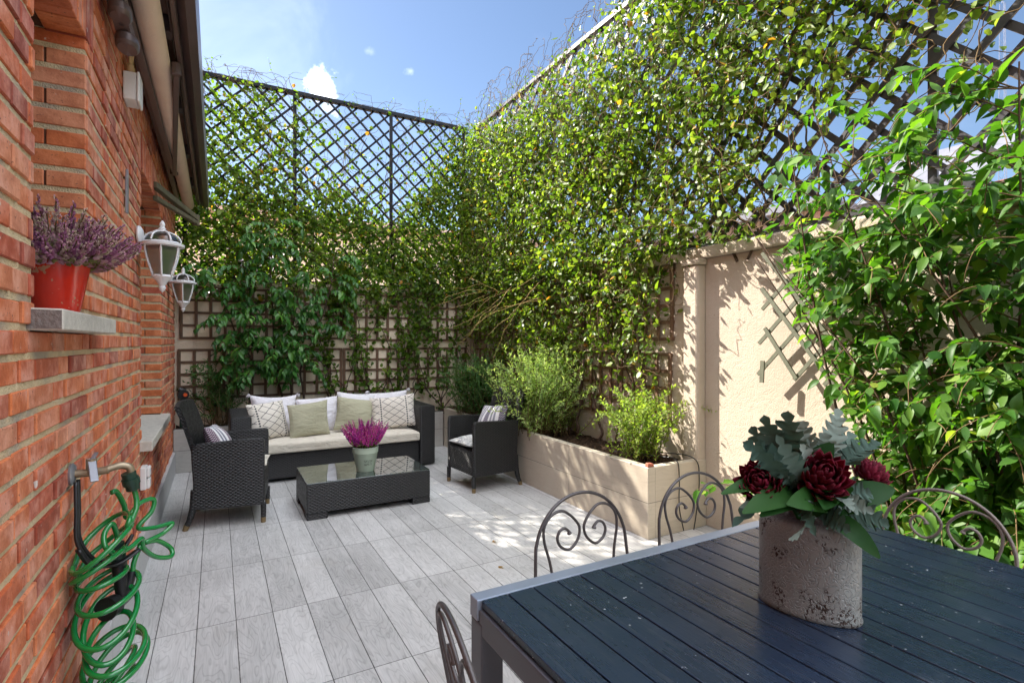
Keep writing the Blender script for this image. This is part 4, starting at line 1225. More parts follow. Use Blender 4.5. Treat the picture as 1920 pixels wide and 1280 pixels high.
# ------------------------------------------------------------------ scroll-back chairs
def scroll_chair(label, loc, rz, mat=None, lean=.10):
    t = thing('scroll_chair', label, 'chair', loc, rz, 'wrought iron scroll chairs round the dining table')
    m = mat or M['iron']; R = .192; zc = .708
    def Y(z): return -max(0, z-.45)*lean-(max(0, .45-z))*.10
    pts = [(-.200, z) for z in (.0, .15, .3, .45, .58)]+[(-R*math.cos(a), zc+R*math.sin(a)) for a in np.linspace(.12, PI-.12, 22)]+[(.200, z) for z in (.58, .45, .3, .15, .0)]
    mb = MB(); mb.tube([(x, Y(z), z) for (x, z) in spline(pts, 2)], .0057, 10); mb.build('back_arch', m, t, smooth=True, local=True)
    sc = [(-.086, -.49), (-.105, -.40), (-.127, -.22), (-.146, -.137), (-.143, -.088), (-.115, -.056), (-.076, -.047), (-.044, -.065), (-.019, -.092), (-.0085, -.118), (-.020, -.152), (-.052, -.176), (-.084, -.163), (-.097, -.137), (-.088, -.113), (-.069, -.105), (-.053, -.116), (-.049, -.128)]
    sc = [(x*1.06, z+.190) for (x, z) in sc]
    sc_old = [(-.095, -.262), (-.132, -.18), (-.160, -.09), (-.166, -.02), (-.158, .045), (-.128, .092), (-.085, .105), (-.045, .083), (-.018, .042), (-.009, -.005), (-.016, -.055), (-.040, -.092), (-.075, -.103),
          (-.106, -.085), (-.116, -.052), (-.106, -.022), (-.084, -.010), (-.066, -.020), (-.060, -.034)]
    for s in (-1, 1):
        P = spline([(-s*x, Y(zc+z)+.0, zc+z) for (x, z) in sc], 6)
        rr = [.0049]*(len(P)-6)+[.0053, .0063, .0075, .0085, .0085, .006]
        mb = MB(); mb.tube(P, rr, 9); mb.build('scroll', m, t, smooth=True, local=True)
    mb = MB()
    ringp = [(.205*math.cos(a), .215+.205*math.sin(a), .455) for a in np.linspace(0, 2*PI, 40)[:-1]]
    mb.tube(ringp, .009, 8, closed=True)
    for k in range(-4, 5):
        h = math.sqrt(max(0, .2**2-(k*.042)**2)); mb.beam((k*.042, .215-h, .458), (k*.042, .215+h, .458), .012, .003); mb.beam((-h, .215+k*.042, .4545), (h, .215+k*.042, .4545), .012, .003)
    mb.tube([(-.2, 0, .45), (.2, 0, .45)], .008, 8); mb.tube([(-.2, 0, .45), (-.15, .08, .455)], .007, 8); mb.tube([(.2, 0, .45), (.15, .08, .455)], .007, 8)
    mb.build('seat', m, t, smooth=True, local=True, sharp=40)
    for s in (-1, 1):
        mb = MB(); mb.tube(spline([(s*.15, .36, .452), (s*.175, .385, .25), (s*.19, .41, 0)], 5), .0085, 9); mb.build('leg', m, t, smooth=True, local=True)
    return t
scroll_chair('dark iron scroll chair behind the far table edge, with floor tiles behind it', (1.092, 1.43, 0), math.radians(181))
scroll_chair('dark iron scroll chair behind the far table edge, in front of the planter end', (1.645, 1.43, 0), math.radians(177))
scroll_chair('pale iron scroll chair at the shrub end of the table, right of the metal vase', (2.185, .868, 0), math.radians(90), M['iron_l'], .06)
scroll_chair('dark iron scroll chair at the near left end of the table, seen edge-on', (.475, .925, 0), math.radians(-98), None, .20)

# ------------------------------------------------------------------ vase and bouquet
VX, VY = 1.300, .790
VR = math.atan2(-.955, .30)
mb = MB()
mb.lathe([(.0, .003), (.124, .0), (.1265, .004), (.1265, .010), (.1235, .014), (.1235, .20), (.121, .214), (.112, .226), (.096, .234), (.072, .239), (.066, .246), (.066, .262), (.070, .266), (.066, .270), (.061, .264), (.060, .20), (.0, .19)], n=56, sx=1., sy=.56, cap=False)
va = mb.build('metal_vase', M['zinc'], smooth=True, sharp=50); va.scale = (.93, .93, 1.); va.location = (VX-.005, VY+.005, TZ); va.rotation_euler = (0, 0, VR)
tag(va, 'oval weathered zinc vase with rust patches on the dark slatted table', 'vase')
bq = thing('flower_bouquet', 'bouquet of crimson artichoke-like flowers with silver and green leaves in the zinc vase', 'bouquet', (VX, VY, TZ+.20))
base = np.array([VX, VY, TZ+.25])
def flower(c, up, R, seed):
    r = np.random.default_rng(seed); up = unit(np.array(up, float)); a = unit(np.cross(up, [0, 0, 1.]) if abs(up[2]) < .95 else np.cross(up, [1., 0, 0])); b = np.cross(up, a)
    P, D, N, L, W, T = [], [], [], [], [], []
    for (k, el, l, w, rad, h) in ((9, 20, .62, .48, .50, -.50), (11, 40, .74, .46, .58, -.42), (12, 54, .80, .44, .56, -.28), (12, 64, .80, .42, .47, -.12), (10, 73, .74, .40, .36, .04), (8, 81, .62, .36, .23, .16), (5, 87, .5, .3, .09, .22)):
        for i in range(k):
            th = 2*PI*(i+.5*(el % 2)+r.uniform(-.15, .15))/k+el
            e = math.radians(el+r.uniform(-8, 8))
            rad_d = a*math.cos(th)+b*math.sin(th)
            P.append(c+R*(rad_d*rad+up*h)); D.append(rad_d*math.cos(e)+up*math.sin(e)); N.append(-rad_d*math.sin(e)+up*math.cos(e))
            L.append(R*l*r.uniform(.9, 1.12)); W.append(R*w*r.uniform(.95, 1.15)); T.append(r.uniform(.2, .95))
    o = leaves('flower_head', P, D, N, L, W, T, 'petal', M['petal'], bq, smooth=True)
    s = o.modifiers.new('thick', 'SOLIDIFY'); s.thickness = .0016
    return o
fl = [(px(1423, 905, 1.235), (-.75, -.45, .55), .052, 1), (px(1541, 893, 1.215), (-.55, -.60, .6), .060, 2), (px(1634, 888, 1.33), (.3, -.3, .8), .042, 3)]
for (c, up, R, sd) in fl: flower(np.array(c), up, R, sd)
mb = MB()
for (c, up, R, sd) in fl:
    c = np.array(c); mb.tube(spline([base+np.array([0, 0, -.08]), base*.5+c*.5+np.array([0, 0, .0]), c-unit(np.array(up, float))*R*.5], 5), .006, 7)
    mb.lathe([(0, -.5*R), (.30*R, -.42*R), (.42*R, -.15*R), (.34*R, .2*R), (.0, .32*R)], c, 14, cap=False)
mb.build('flower_stem', M['gleaf'], bq, smooth=True)
def lobed(b, t, W, nl, droop, seed, face, cup=.1):
    b, t = np.array(b), np.array(t); r = np.random.default_rng(seed)
    L = np.linalg.norm(t-b); d = unit(t-b); f = np.array(face, float); f = unit(f-d*np.dot(f, d)); s = np.cross(f, d)
    K = nl*6; mb = MB(); rib = []; lft = []; rgt = []
    for i in range(K+1):
        q = i/K
        p = b+(t-b)*q+f*(.10*L*math.sin(PI*q))+np.array([0, 0, -droop*L*q*q])
        env = math.sin(PI*min(1, q*.93+.07))**.7*(.28+.72*min(1, q/.55))
        lob = .40+.60*abs(math.sin(nl*PI*q))**.9
        w = W*env*lob*.5
        sl = d*W*.26*abs(math.sin(nl*PI*q))*env
        rib.append(p); lft.append(p+s*w+sl+f*cup*w*r.uniform(.3, 1.8)); rgt.append(p-s*w*r.uniform(.9, 1.1)+sl+f*cup*w*r.uniform(.3, 1.8))
    V = rib+lft+rgt; n = K+1
    Fs = []
    for i in range(K): Fs += [(i, i+1, n+i+1, n+i), (i, 2*n+i, 2*n+i+1, i+1)]
    mb.add(V, Fs, r.uniform(.1, .95))
    return mb
TC = unit(np.array([-.85, -.5, .3]))
sil = [(1392, 850, 1.24, .095), (1432, 800, 1.30, .085), (1478, 792, 1.27, .10), (1506, 812, 1.34, .10), (1572, 788, 1.36, .07), (1548, 835, 1.30, .09), (1650, 852, 1.30, .09), (1636, 905, 1.24, .085), (1668, 960, 1.22, .075),
       (1415, 850, 1.17, .060), (1455, 835, 1.16, .055), (1600, 930, 1.16, .055), (1530, 965, 1.12, .05), (1640, 935, 1.18, .06), (1500, 855, 1.22, .06), (1385, 905, 1.19, .05),
       (1478, 972, 1.15, .06), (1500, 900, 1.19, .085), (1452, 870, 1.20, .09), (1600, 835, 1.38, .08), (1408, 822, 1.36, .08), (1595, 972, 1.17, .07), (1372, 940, 1.18, .06)]
for i, (u, v, d_, w_) in enumerate(sil):
    t_ = px(u, v-(28 if v < 880 else 0), d_); b_ = base+(t_-base)*.12+np.array([0, 0, .02])
    lobed(b_, t_, w_*1.0, 9, .03 if v < 900 else .22, i+40, TC+rng.normal(0, .35, 3), .25).build('silver_leaf', M['silver'], bq, smooth=True)
gre = [(1352, 926, 1.22, .050), (1392, 962, 1.16, .060), (1425, 968, 1.16, .050), (1650, 1046, 1.20, .040), (1678, 916, 1.27, .058), (1562, 828, 1.28, .075), (1538, 822, 1.31, .07), (1660, 935, 1.33, .05), (1570, 940, 1.17, .075), (1415, 885, 1.36, .06), (1475, 945, 1.16, .06), (1545, 955, 1.15, .06), (1600, 915, 1.2, .055), (1490, 880, 1.27, .06), (1610, 960, 1.2, .05)]
for i, (u, v, d_, w_) in enumerate(gre):
    t_ = px(u, v, d_); b_ = base+(t_-base)*.08
    d0 = unit(t_-b_)
    mb = MB(); L = np.linalg.norm(t_-b_); f = TC+rng.normal(0, .25, 3)+np.array([0, 0, .5]); f = unit(f-d0*np.dot(f, d0)); s = np.cross(f, d0)
    rib, lf, rg = [], [], []
    for k in range(13):
        q = k/12; w = .5*w_*math.sin(PI*min(1., max(0., (q-.10)/.90)))**.75+.003
        p = b_+(t_-b_)*q+f*.20*L*math.sin(PI*q)*(1 if v < 1000 else 1.6)
        rib.append(p); lf.append(p+s*w+f*.25*w); rg.append(p-s*w+f*.25*w)
    Fs = []
    for k in range(12): Fs += [(k, k+1, 13+k+1, 13+k), (k, 26+k, 26+k+1, k+1)]
    mb.add(rib+lf+rg, Fs, rng.uniform(.1, .8)); mb.build('green_leaf', M['gleaf'], bq, smooth=True)

# ------------------------------------------------------------------ potted heathers
def pot(name, label, prof, loc, mat, n=32):
    mb = MB(); mb.lathe(prof, n=n, cap=False); o = mb.build(name, mat, smooth=True, sharp=50); o.location = loc
    return tag(o, label, 'flower pot')
pot('mint_flower_pot', 'pale mint green metal pot with worn print on the coffee table', [(0, .001), (.073, 0), (.076, .006), (.104, .160), (.108, .163), (.110, .205), (.113, .210), (.106, .212), (.100, .16), (.0, .15)], (1.135, 4.66, .2935), M['mint'])
pot('red_flower_pot', 'chipped bright red glazed pot on the brick window sill', [(0, .001), (.056, 0), (.060, .006), (.085, .145), (.089, .152), (.089, .158), (.083, .158), (.078, .135), (0, .13)], (-.432, 2.10, 1.509), M['redpot'])
def heather(label, loc, n, H, spread, mat, seed, stemtone):
    r = np.random.default_rng(seed); t = thing('heather_plant', label, 'plant', loc)
    P, D, N, T, L = [], [], [], [], []
    mb = MB()
    for i in range(n):
        a = r.uniform(0, 2*PI); q = math.sqrt(r.uniform(0, 1)); el = spread*q
        h = H*r.uniform(.72, 1.08)*(1-.18*q)
        b = np.array([.06*q*math.cos(a), .06*q*math.sin(a), 0.])
        d0 = np.array([math.sin(el)*math.cos(a), math.sin(el)*math.sin(a), math.cos(el)]); bend = np.array([0, 0, .28])*q
        pts = [b+d0*h*s+bend*h*s*s for s in np.linspace(0, 1, 9)]
        mb.tube([np.array(loc)+p for p in pts], [.0022]*6+[.0016]*3, 4)
        tone0 = r.uniform(.15, .75)
        for s in np.linspace(.30, 1.0, 44):
            k = s*8; i0 = min(7, int(k)); p = pts[i0]*(1-(k-i0))+pts[i0+1]*(k-i0)
            dd = unit(pts[i0+1]-pts[i0]); w = r.normal(0, 1, 3); w = unit(w-dd*np.dot(w, dd))
            rad = .0095*(1.15-s)*1.5+.002
            P.append(np.array(loc)+p+w*rad*.35); D.append(w+dd*.9); N.append(dd); L.append(rad*1.9)
            T.append(min(.93, max(0, tone0+r.normal(0, .18))) if s > .42 else r.choice([.99, .4]))
    leaves('blossom_spikes', P, D, N, L, np.array(L)*.75, T, 'bud', mat, t)
    G_ = []
    mb.build('stems', M['twig'], t)
    P, D, N = [], [], []
    for i in range(260):
        a = r.uniform(0, 2*PI); q = math.sqrt(r.uniform(0, 1)); p = np.array([.085*q*math.cos(a), .085*q*math.sin(a), r.uniform(0, .06)])
        P.append(np.array(loc)+p); D.append(np.array([math.cos(a)*q, math.sin(a)*q, .8])+r.normal(0, .4, 3)); N.append(r.normal(0, 1, 3))
    leaves('leaf_tuft', P, D, N, .03, .006, r.uniform(0, 1, 260), 'narrow', M['l_bush2'], t)
    return t
heather('pink heather in full bloom in the mint pot', (1.135, 4.66, .485), 95, .25, .95, M['heath1'], 31, 0)
heather('faded mauve heather drying in the red pot', (-.432, 2.10, 1.645), 230, .195, 1.45, M['heath2'], 32, 0)
# ------------------------------------------------------------------ vegetation
def sig(x): return 1/(1+np.exp(-np.clip(x, -40, 40)))

def wall_vine(plane, at, dens, a_rng, z_rng, nstem, steps, step, seed, off=(.02, .16), up=.25, wig=.5):
    """stems that wander over a vertical plane; returns leaf anchors and stem polylines"""
    r = np.random.default_rng(seed)
    A = np.empty(0); Z = np.empty(0)
    while len(A) < nstem:
        a = r.uniform(*a_rng, nstem*3); z = r.uniform(*z_rng, nstem*3)
        k = r.uniform(0, 1, nstem*3) < dens(a, z)
        A = np.concatenate([A, a[k]]); Z = np.concatenate([Z, z[k]])
    A, Z = A[:nstem], Z[:nstem]
    th = r.uniform(0, 2*PI, nstem); o = r.uniform(*off, nstem)
    S = []
    LP, LD = [], []
    for s in range(steps):
        th = th+r.normal(0, wig, nstem)
        dx, dz = np.cos(th), np.sin(th)+up
        A = A+dx*step; Z = Z+dz*step
        o = np.clip(o+r.normal(0, .014, nstem), off[0], off[1])
        Z = np.clip(Z, z_rng[0], z_rng[1]+.12); A = np.clip(A, *a_rng)
        p = np.stack([A, at-o, Z], 1) if plane == 'y' else np.stack([at-o, A, Z], 1)
        S.append(p)
        d = dens(A, Z)
        keep = r.uniform(0, 1, nstem) < d
        LP.append(p[keep]); q = np.stack([dx, 0*dx, dz], 1) if plane == 'y' else np.stack([0*dx, dx, dz], 1)
        LD.append(q[keep])
    return np.concatenate(LP), np.concatenate(LD), np.stack(S, 1)

def vine_leaves(name, P, D, out, L, W, mat, parent, seed, tone=None, jit=.02, droop=.35, kind='small', upn=.55):
    r = np.random.default_rng(seed); n = len(P)
    P = P+r.normal(0, jit, (n, 3))
    D = unit(D)*.4+r.normal(0, .8, (n, 3))+np.array(out)*.35+np.array([0, 0, -droop])
    N = np.array(out)*1.+np.array([0, 0, upn])+r.normal(0, .55, (n, 3))
    Ls = L*r.lognormal(0, .22, n)
    t = np.clip(r.normal(.45, .22, n), 0, .9) if tone is None else tone(P, r)
    return leaves(name, P, D, N, Ls, Ls*W/L*r.uniform(.75, 1.2, n), t, kind, mat, parent, curl=r.uniform(-.5, 2.8, n))

def stem_mesh(name, S, mat, parent, r=.003, every=1, n=4, smooth=True):
    mb = MB()
    for s in S[::every]:
        k = len(s); mb.tube(s, list(np.linspace(r, r*.5, k)), n)
    return mb.build(name, mat, parent, smooth=smooth)

def patch(a, z, f=1.):
    return .5+.5*np.sin(a*3.3*f+1.3*np.sin(z*2.1*f+.6))*np.sin(z*3.9*f+1.1*np.sin(a*2.7*f))

def fence_tone(frac):
    def f(P, r):
        n = len(P); t = np.clip(r.normal(.48, .29, n), 0, .88)
        k = r.uniform(0, 1, n) < frac; t[k] = r.uniform(.91, 1., k.sum())
        return t
    return f

# --- vine on the back lattice
XB = [-1.2, -.4, .3, 1.0, 1.6, 2.2, 2.6, 3.0, 3.3]; ZB = [3.6, 3.6, 3.5, 3.45, 3.2, 3.3, 3.55, 4.1, 4.5]
def d_back(a, z):
    zb = np.interp(a, XB, ZB)+.15*np.sin(a*5.1)+.1*np.sin(a*11.)
    lo = np.where(z < 2.25, .97*sig((z-1.93)/.05), .93)
    d = sig((zb-z)/.09)*lo*(.72+.28*patch(a, z, 1.6))
    upm = np.interp(a, [-1., .3, .8, 1.2, 1.9, 2.4, 3.0, 3.3], [.5, .52, .44, .20, .10, .16, .34, .6])*(.35+1.1*patch(a, z, 2.))
    return np.clip(np.maximum(d, upm*(z > zb-.2)*(z < 4.6)), 0, 1)
bv = thing('climbing_vine', 'dense green vine with yellowing leaves covering the back lattice fence', 'vine', (1.4, 7.1, 2.1))
P, D, S = wall_vine('y', BY+.10, d_back, (-.9, 3.28), (1.95, 4.6), 1150, 26, .040, 11, (-.02, .20))
vine_leaves('foliage', P, D, (0, -1, 0), .052, .040, M['l_vine'], bv, 12, fence_tone(.035), upn=.3)
stem_mesh('stems', S, M['twig'], bv, .0032, 2)
P, D, S = wall_vine('y', BY-.03, lambda a, z: np.clip(sig((z-np.interp(a, [-.3, .6, 1.3, 2.0, 2.6, 3.2], [2.05, 1.95, 1.93, 1.86, 1.90, 1.80])-.05*np.sin(a*9.))/.04)*(.5+.5*patch(a, z, 3.)), 0, 1), (-.25, 3.2), (1.8, 2.42), 150, 20, .036, 15, (.0, .13), 0.)
vine_leaves('hanging_foliage', P, D, (0, -1, 0), .052, .040, M['l_vine'], bv, 16, fence_tone(.01), upn=.4)
stem_mesh('hanging_stems', S, M['twig'], bv, .0032, 2)
def topshoots(parent, pts, seed, mat_l, n):
    r = np.random.default_rng(seed); S = []; LP = []; LD = []
    for (x, y, z) in pts:
        th = r.uniform(0, 2*PI); d = np.array([.35*math.cos(th), .35*math.sin(th), 1.]); p = np.array([x, y, z]); s = [p.copy()]
        k = r.integers(6, 15)
        for i in range(k):
            d = unit(d+r.normal(0, .22, 3)+np.array([0, 0, -.05])); p = p+d*.032; s.append(p.copy())
            if r.uniform() < .55: LP.append(p.copy()); LD.append(d+r.normal(0, .6, 3))
        S.append(s)
    mb = MB()
    for s in S: mb.tube(s, list(np.linspace(.0026, .0012, len(s))), 4)
    mb.build('sprays', M['twig'], parent)
    vine_leaves('shoot_leaves', np.array(LP), np.array(LD), (0, 0, .3), .024, .014, mat_l, parent, seed+1, jit=.003)
r_ = np.random.default_rng(5)
topshoots(bv, [(x, BY+.07, FT+.03) for x in r_.uniform(-.25, 3.2, 26)], 13, M['l_vine'], 0)

# --- ivy on the side fence, hanging down over the wall
def d_side(a, z):
    top = np.interp(a, [.4, 1.5, 2.4, 3.2, 4.2, 5.5, 7.1], [4.6, 4.6, 4.6, 4.6, 4.35, 4.25, 4.45])+.10*np.sin(a*6.)
    up = sig((top-z)/.07)*(.42+.58*patch(a, z, 2.2))
    up = np.where(a < 3.3, up*np.interp(z, [2.1, 2.45, 2.75, 3.1, 3.5, 4.6], [.75, .62, .70, .82, .85, .7]), up*np.interp(z, [2.1, 3.2, 3.8, 4.5], [.98, .90, .74, .55]))
    near = np.interp(z, [2.1, 2.5, 2.85, 3.05, 3.3, 4.], [.22, .15, .25, .62, .82, .85])
    up = np.where(a < 2.28, np.minimum(up, near*np.interp(a, [.6, 1.2, 1.8, 2.5], [.30, .5, .9, 1.15])), up)
    zl = np.interp(a, [2.9, 3.1, 3.4, 4.2, 5.2, 6.2, 7.1], [1.95, 1.5, 1.25, 1.12, 1.15, 1.25, 1.5])+.16*np.sin(a*5.)
    low = sig((z-zl)/.10)*np.interp(a, [2.9, 3.15, 3.4, 7.1], [.0, .5, .95, .9])*(.45+.55*patch(a, z, 2.2))
    low = np.maximum(low, .20*patch(a, z, 3.)*(a > 3.25)*(z > .75))
    return np.clip(np.where(z > 2.12, up, low), 0, 1)
sv = thing('fence_ivy', 'sunlit ivy with scattered orange leaves over the side fence and wall', 'ivy', (3.25, 5., 1.))
P, D, S = wall_vine('x', RX+.06, d_side, (.55, 7.12), (2.14, 4.6), 2200, 26, .040, 21, (-.06, .34))
vine_leaves('foliage', P, D, (-1, 0, 0), .048, .036, M['l_ivy'], sv, 22, fence_tone(.022), upn=.5)
stem_mesh('stems', S, M['twig'], sv, .0034, 2)
def woody(parent, plane, at, a_rng, z0, z1, n, seed):
    r = np.random.default_rng(seed); mb = MB()
    for i in range(n):
        a = r.uniform(*a_rng); z = z0; d = r.normal(0, .5); s = []; o = r.uniform(.0, .06)
        top = r.uniform(z0+.6*(z1-z0), z1)
        while z < top:
            s.append((a, at-o, z) if plane == 'y' else (at-o, a, z)); d = .85*d+r.normal(0, .28); a = min(max(a+d*.07, a_rng[0]), a_rng[1]); z += r.uniform(.05, .10); o = min(max(o+r.normal(0, .01), -.02), .09)
        mb.tube(spline(s, 3), list(np.linspace(r.uniform(.006, .011), .003, (len(s)-1)*3+1)), 6)
    mb.build('woody_stem', M['bark'], parent, smooth=True)
woody(sv, 'x', RX+.04, (1.9, 7.0), 2.0, 4.4, 26, 91); woody(bv, 'y', BY+.05, (-.4, 3.2), 2.0, 4.3, 18, 92)
P, D, S = wall_vine('x', RX-.03, d_side, (2.95, 7.1), (.75, 2.24), 560, 24, .036, 23, (.0, .24))
vine_leaves('wall_foliage', P, D, (-1, 0, 0), .048, .032, M['l_ivy'], sv, 24, fence_tone(.03), upn=.5)
stem_mesh('wall_stems', S, M['twig'], sv, .0032, 2)
mb = MB()
for i, y in enumerate((3.35, 3.62, 3.75, 4.05, 4.35, 4.5, 4.9, 5.3, 5.7, 6.2, 6.6)):
    r = np.random.default_rng(60+i); p = np.array([3.22-.05*r.random(), y, .44]); s = [p.copy()]
    for k in range(18):
        p = p+np.array([r.normal(0, .012), r.normal(0, .035), .095]); p[0] = min(max(p[0], 3.12), 3.265); s.append(p.copy())
    mb.tube(spline(s, 3), list(np.linspace(r.uniform(.009, .017), .005, 18*3+1)), 7)
mb.build('trunk', M['bark'], sv, smooth=True)
topshoots(sv, [(RX+.08, y, FT+.03) for y in r_.uniform(2.6, 7., 34)], 25, M['l_ivy'], 0)
# dry straw-coloured runners dangling near the corner
mb = MB(); r = np.random.default_rng(77)
for i in range(15):
    y = r.uniform(4.7, 6.3); z = r.uniform(1.85, 2.25); p = np.array([RX-.10-r.uniform(0, .12), y, z]); s = [p.copy()]
    d = np.array([-.55, r.uniform(-.15, .55), -.12])
    for k in range(r.integers(9, 17)):
        d = unit(d+np.array([-.02, .02, -.085])+r.normal(0, .17, 3)); p = p+d*.065; p[0] = max(p[0], 2.35); s.append(p.copy())
    mb.tube(s, list(np.linspace(.0030, .0014, len(s))), 5)
mb.build('dry_runners', M['straw'], sv, smooth=True)

# --- thin climbers on the back wall trellis
def climber(label, x, seed, h, sp, nst, group=None):
    r = np.random.default_rng(seed); t = thing('young_climber', label, 'climbing plant', (x, 7.05, .43), 0, group)
    S = []; LP = []; LD = []
    for i in range(nst):
        p = np.array([x+r.normal(0, .03), 7.12-r.uniform(.0, .05), .42]); d = np.array([r.normal(0, sp), 0, 1.]); s = [p.copy()]
        n = int(h*r.uniform(.7, 1.1)/.05)
        for k in range(n):
            d = unit(d+np.array([r.normal(0, .28), r.normal(0, .05), .12])); p = p+d*.05; p[1] = min(max(p[1], 7.0), 7.155); s.append(p.copy())
            q = p[2]
            if r.uniform() < np.interp(q, [.5, .9, 1.4, 2.2], [.15, .45, .9, 1.]):
                for _ in range(r.integers(2, 5)): LP.append(p+r.normal(0, .045, 3)*np.array([1, .6, 1])); LD.append(d)
        S.append(s)
    mb = MB()
    for s in S: mb.tube(s, list(np.linspace(.0085, .003, len(s))), 6)
    mb.build('stems', M['bark'], t, smooth=True)
    LP = np.array(LP); LP[:, 1] = np.minimum(LP[:, 1], 7.165)
    vine_leaves('foliage', LP, np.array(LD), (0, -1, 0), .056, .046, M['l_vine'], t, seed+1, jit=.012, upn=.4)
gc = 'thin climbers on the back wall trellis'
climber('thin climber rising behind the white cushions at the middle of the sofa', 1.32, 101, 1.9, .22, 6, gc)
climber('thin climber rising behind the right part of the sofa', 1.80, 102, 1.9, .30, 6, gc)
climber('twisted climber behind the right sofa arm', 2.28, 103, 1.9, .30, 6, gc)
climber('thin climber on the trellis nearest the wall corner', 2.80, 104, 1.9, .25, 6, gc)

# --- generic shoots
def grow(P0, D0, n, step, droop, noise, r, lift=0.):
    P, D = np.array(P0, float), unit(np.array(D0, float)); S = [P.copy()]; DD = [D.copy()]
    for i in range(n):
        D = unit(D+np.array([0, 0, -droop*(i/n)+lift])+r.normal(0, noise, D.shape)); P = P+D*step; S.append(P.copy()); DD.append(D.copy())
    return np.stack(S, 1), np.stack(DD, 1)

# --- broad-leaved climber at the left of the back wall
bl = thing('broad_leaved_climber', 'dark broad-leaved climber drooping over the brown trellis behind the sofa', 'climbing plant', (.72, 7.0, .43))
r = np.random.default_rng(201)
mains = []
mb = MB()
for (x0, pts) in ((.74, [(.74, 7.05, .43), (.70, 7.04, .75), (.62, 7.02, 1.05), (.60, 7.0, 1.5), (.58, 6.98, 2.0), (.55, 6.95, 2.5), (.62, 6.95, 2.9)]),
                  (.40, [(.34, 7.08, .43), (.35, 7.08, .8), (.38, 7.06, 1.15), (.20, 7.04, 1.5), (.05, 7.02, 1.95), (-.15, 7., 2.2)]),
                  (.95, [(.97, 7.09, .43), (.95, 7.08, .8), (.92, 7.06, 1.1), (1.12, 7.04, 1.6), (1.26, 7.0, 2.1), (1.3, 6.98, 2.5)]),
                  (.85, [(.86, 7.08, .43), (.80, 7.06, .9), (.78, 7.03, 1.3), (.85, 7.0, 1.8), (.92, 6.97, 2.3)]),
                  (.2, [(.10, 7.1, .43), (.12, 7.09, .9), (.28, 7.07, 1.25), (.36, 7.04, 1.8), (.30, 7.0, 2.3)])):
    s = spline(pts, 6); mains.append(np.array(s)); mb.tube(s, list(np.linspace(.016, .005, len(s))), 7)
mb.build('trunk', M['bark'], bl, smooth=True)
P0, D0 = [], []
for i in range(165):
    m = mains[r.choice(5, p=[.30, .22, .24, .14, .10])]; k = int(r.uniform(.36, 1.)*(len(m)-1)); p = m[k]
    if p[2] < 1.0: continue
    P0.append(p); a = r.uniform(-1.35, 1.35); D0.append([math.sin(a)*.9, -math.cos(a)*.55-.15, r.uniform(.0, .65)])
S, DD = grow(P0, D0, 12, .034, .34, .08, r)
S[:, :, 1] = np.minimum(S[:, :, 1], 7.12)
stem_mesh('shoots', S, M['twig'], bl, .0035, 1)
LP, LD, LN = [], [], []
for i in range(len(S)):
    for k in range(3, 13):
        d = DD[i, k]; side = unit(np.cross(d, [0, 0, 1.]))
        for sg in (-1, 1):
            if r.uniform() < .16: continue
            LP.append(S[i, k]); LD.append(side*sg*.8+d*.55+np.array([0, 0, -.45])+r.normal(0, .18, 3)); LN.append(np.array([0, -.25, 1.])+r.normal(0, .25, 3))
n = len(LP); leaves('foliage', LP, LD, LN, .082*r.lognormal(0, .2, n), .040*r.lognormal(0, .18, n), np.clip(r.normal(.45, .25, n), 0, 1), 'big', M['l_broad'], bl, smooth=True, curl=r.uniform(.2, 2.4, n))

# --- bushes
def bush(name, label, base, n, H, spread, leafL, leafW, mat, seed, dens=3, stemr=.004, asym=(0, 0), droop=.22, base_r=.06, kind='narrow', bare=.25, step=.03, up_leaf=.8):
    r = np.random.default_rng(seed); t = thing(name, label, 'bush', base)
    P0 = np.array(base)+np.stack([r.normal(0, base_r, n), r.normal(0, base_r, n), r.uniform(-.02, .04, n)], 1)
    el = np.abs(r.normal(0, spread, n)); az = r.uniform(0, 2*PI, n)
    D0 = np.stack([np.sin(el)*np.cos(az)+asym[0], np.sin(el)*np.sin(az)+asym[1], np.cos(el)], 1)
    k = int(H/step)
    S, DD = grow(P0, D0, k, step, droop, .07, r)
    ln = r.uniform(.55, 1.02, n)
    LP, LD, LN = [], [], []
    mb = MB()
    for i in range(n):
        m = max(4, int(k*ln[i])); mb.tube(S[i, :m:2] if m > 6 else S[i, :m], list(np.linspace(stemr, stemr*.35, len(S[i, :m:2] if m > 6 else S[i, :m]))), 4)
        for j in range(int(m*bare), m):
            d = DD[i, j]
            for _ in range(dens):
                w = r.normal(0, 1, 3); w = unit(w-d*np.dot(w, d)); f = r.uniform(0, 1)
                LP.append(S[i, j]*(1-f)+S[i, min(j+1, k)]*f); LD.append(w+d*up_leaf); LN.append(d-w*.4+r.normal(0, .2, 3))
    mb.build('stems', M['twig'], t, smooth=True)
    c = len(LP); leaves('foliage', LP, LD, LN, leafL*r.lognormal(0, .2, c), leafW*r.lognormal(0, .15, c), np.clip(r.normal(.5, .26, c), 0, 1), kind, mat, t)
    return t
bush('big_bush', 'big bright green feathery bush in the middle of the raised planter', (2.98, 4.62, .46), 330, .98, .31, .040, .0130, M['l_bush'], 301, 2, .004, (-.03, 0.0), .02, .13, bare=.10)
bush('dark_bush', 'darker green feathery bush in the planter corner behind the right armchair', (2.95, 6.05, .46), 170, .88, .32, .042, .012, M['l_dark'], 302, 3, .004, (-.12, 0.), .04, .13, bare=.12)
bush('herb_bush', 'small yellow-green bush at the near end of the raised planter', (3.02, 3.22, .46), 80, .80, .23, .032, .015, M['l_bush2'], 303, 3, .003, (0., 0.0), .16, .09, bare=.08, step=.028)
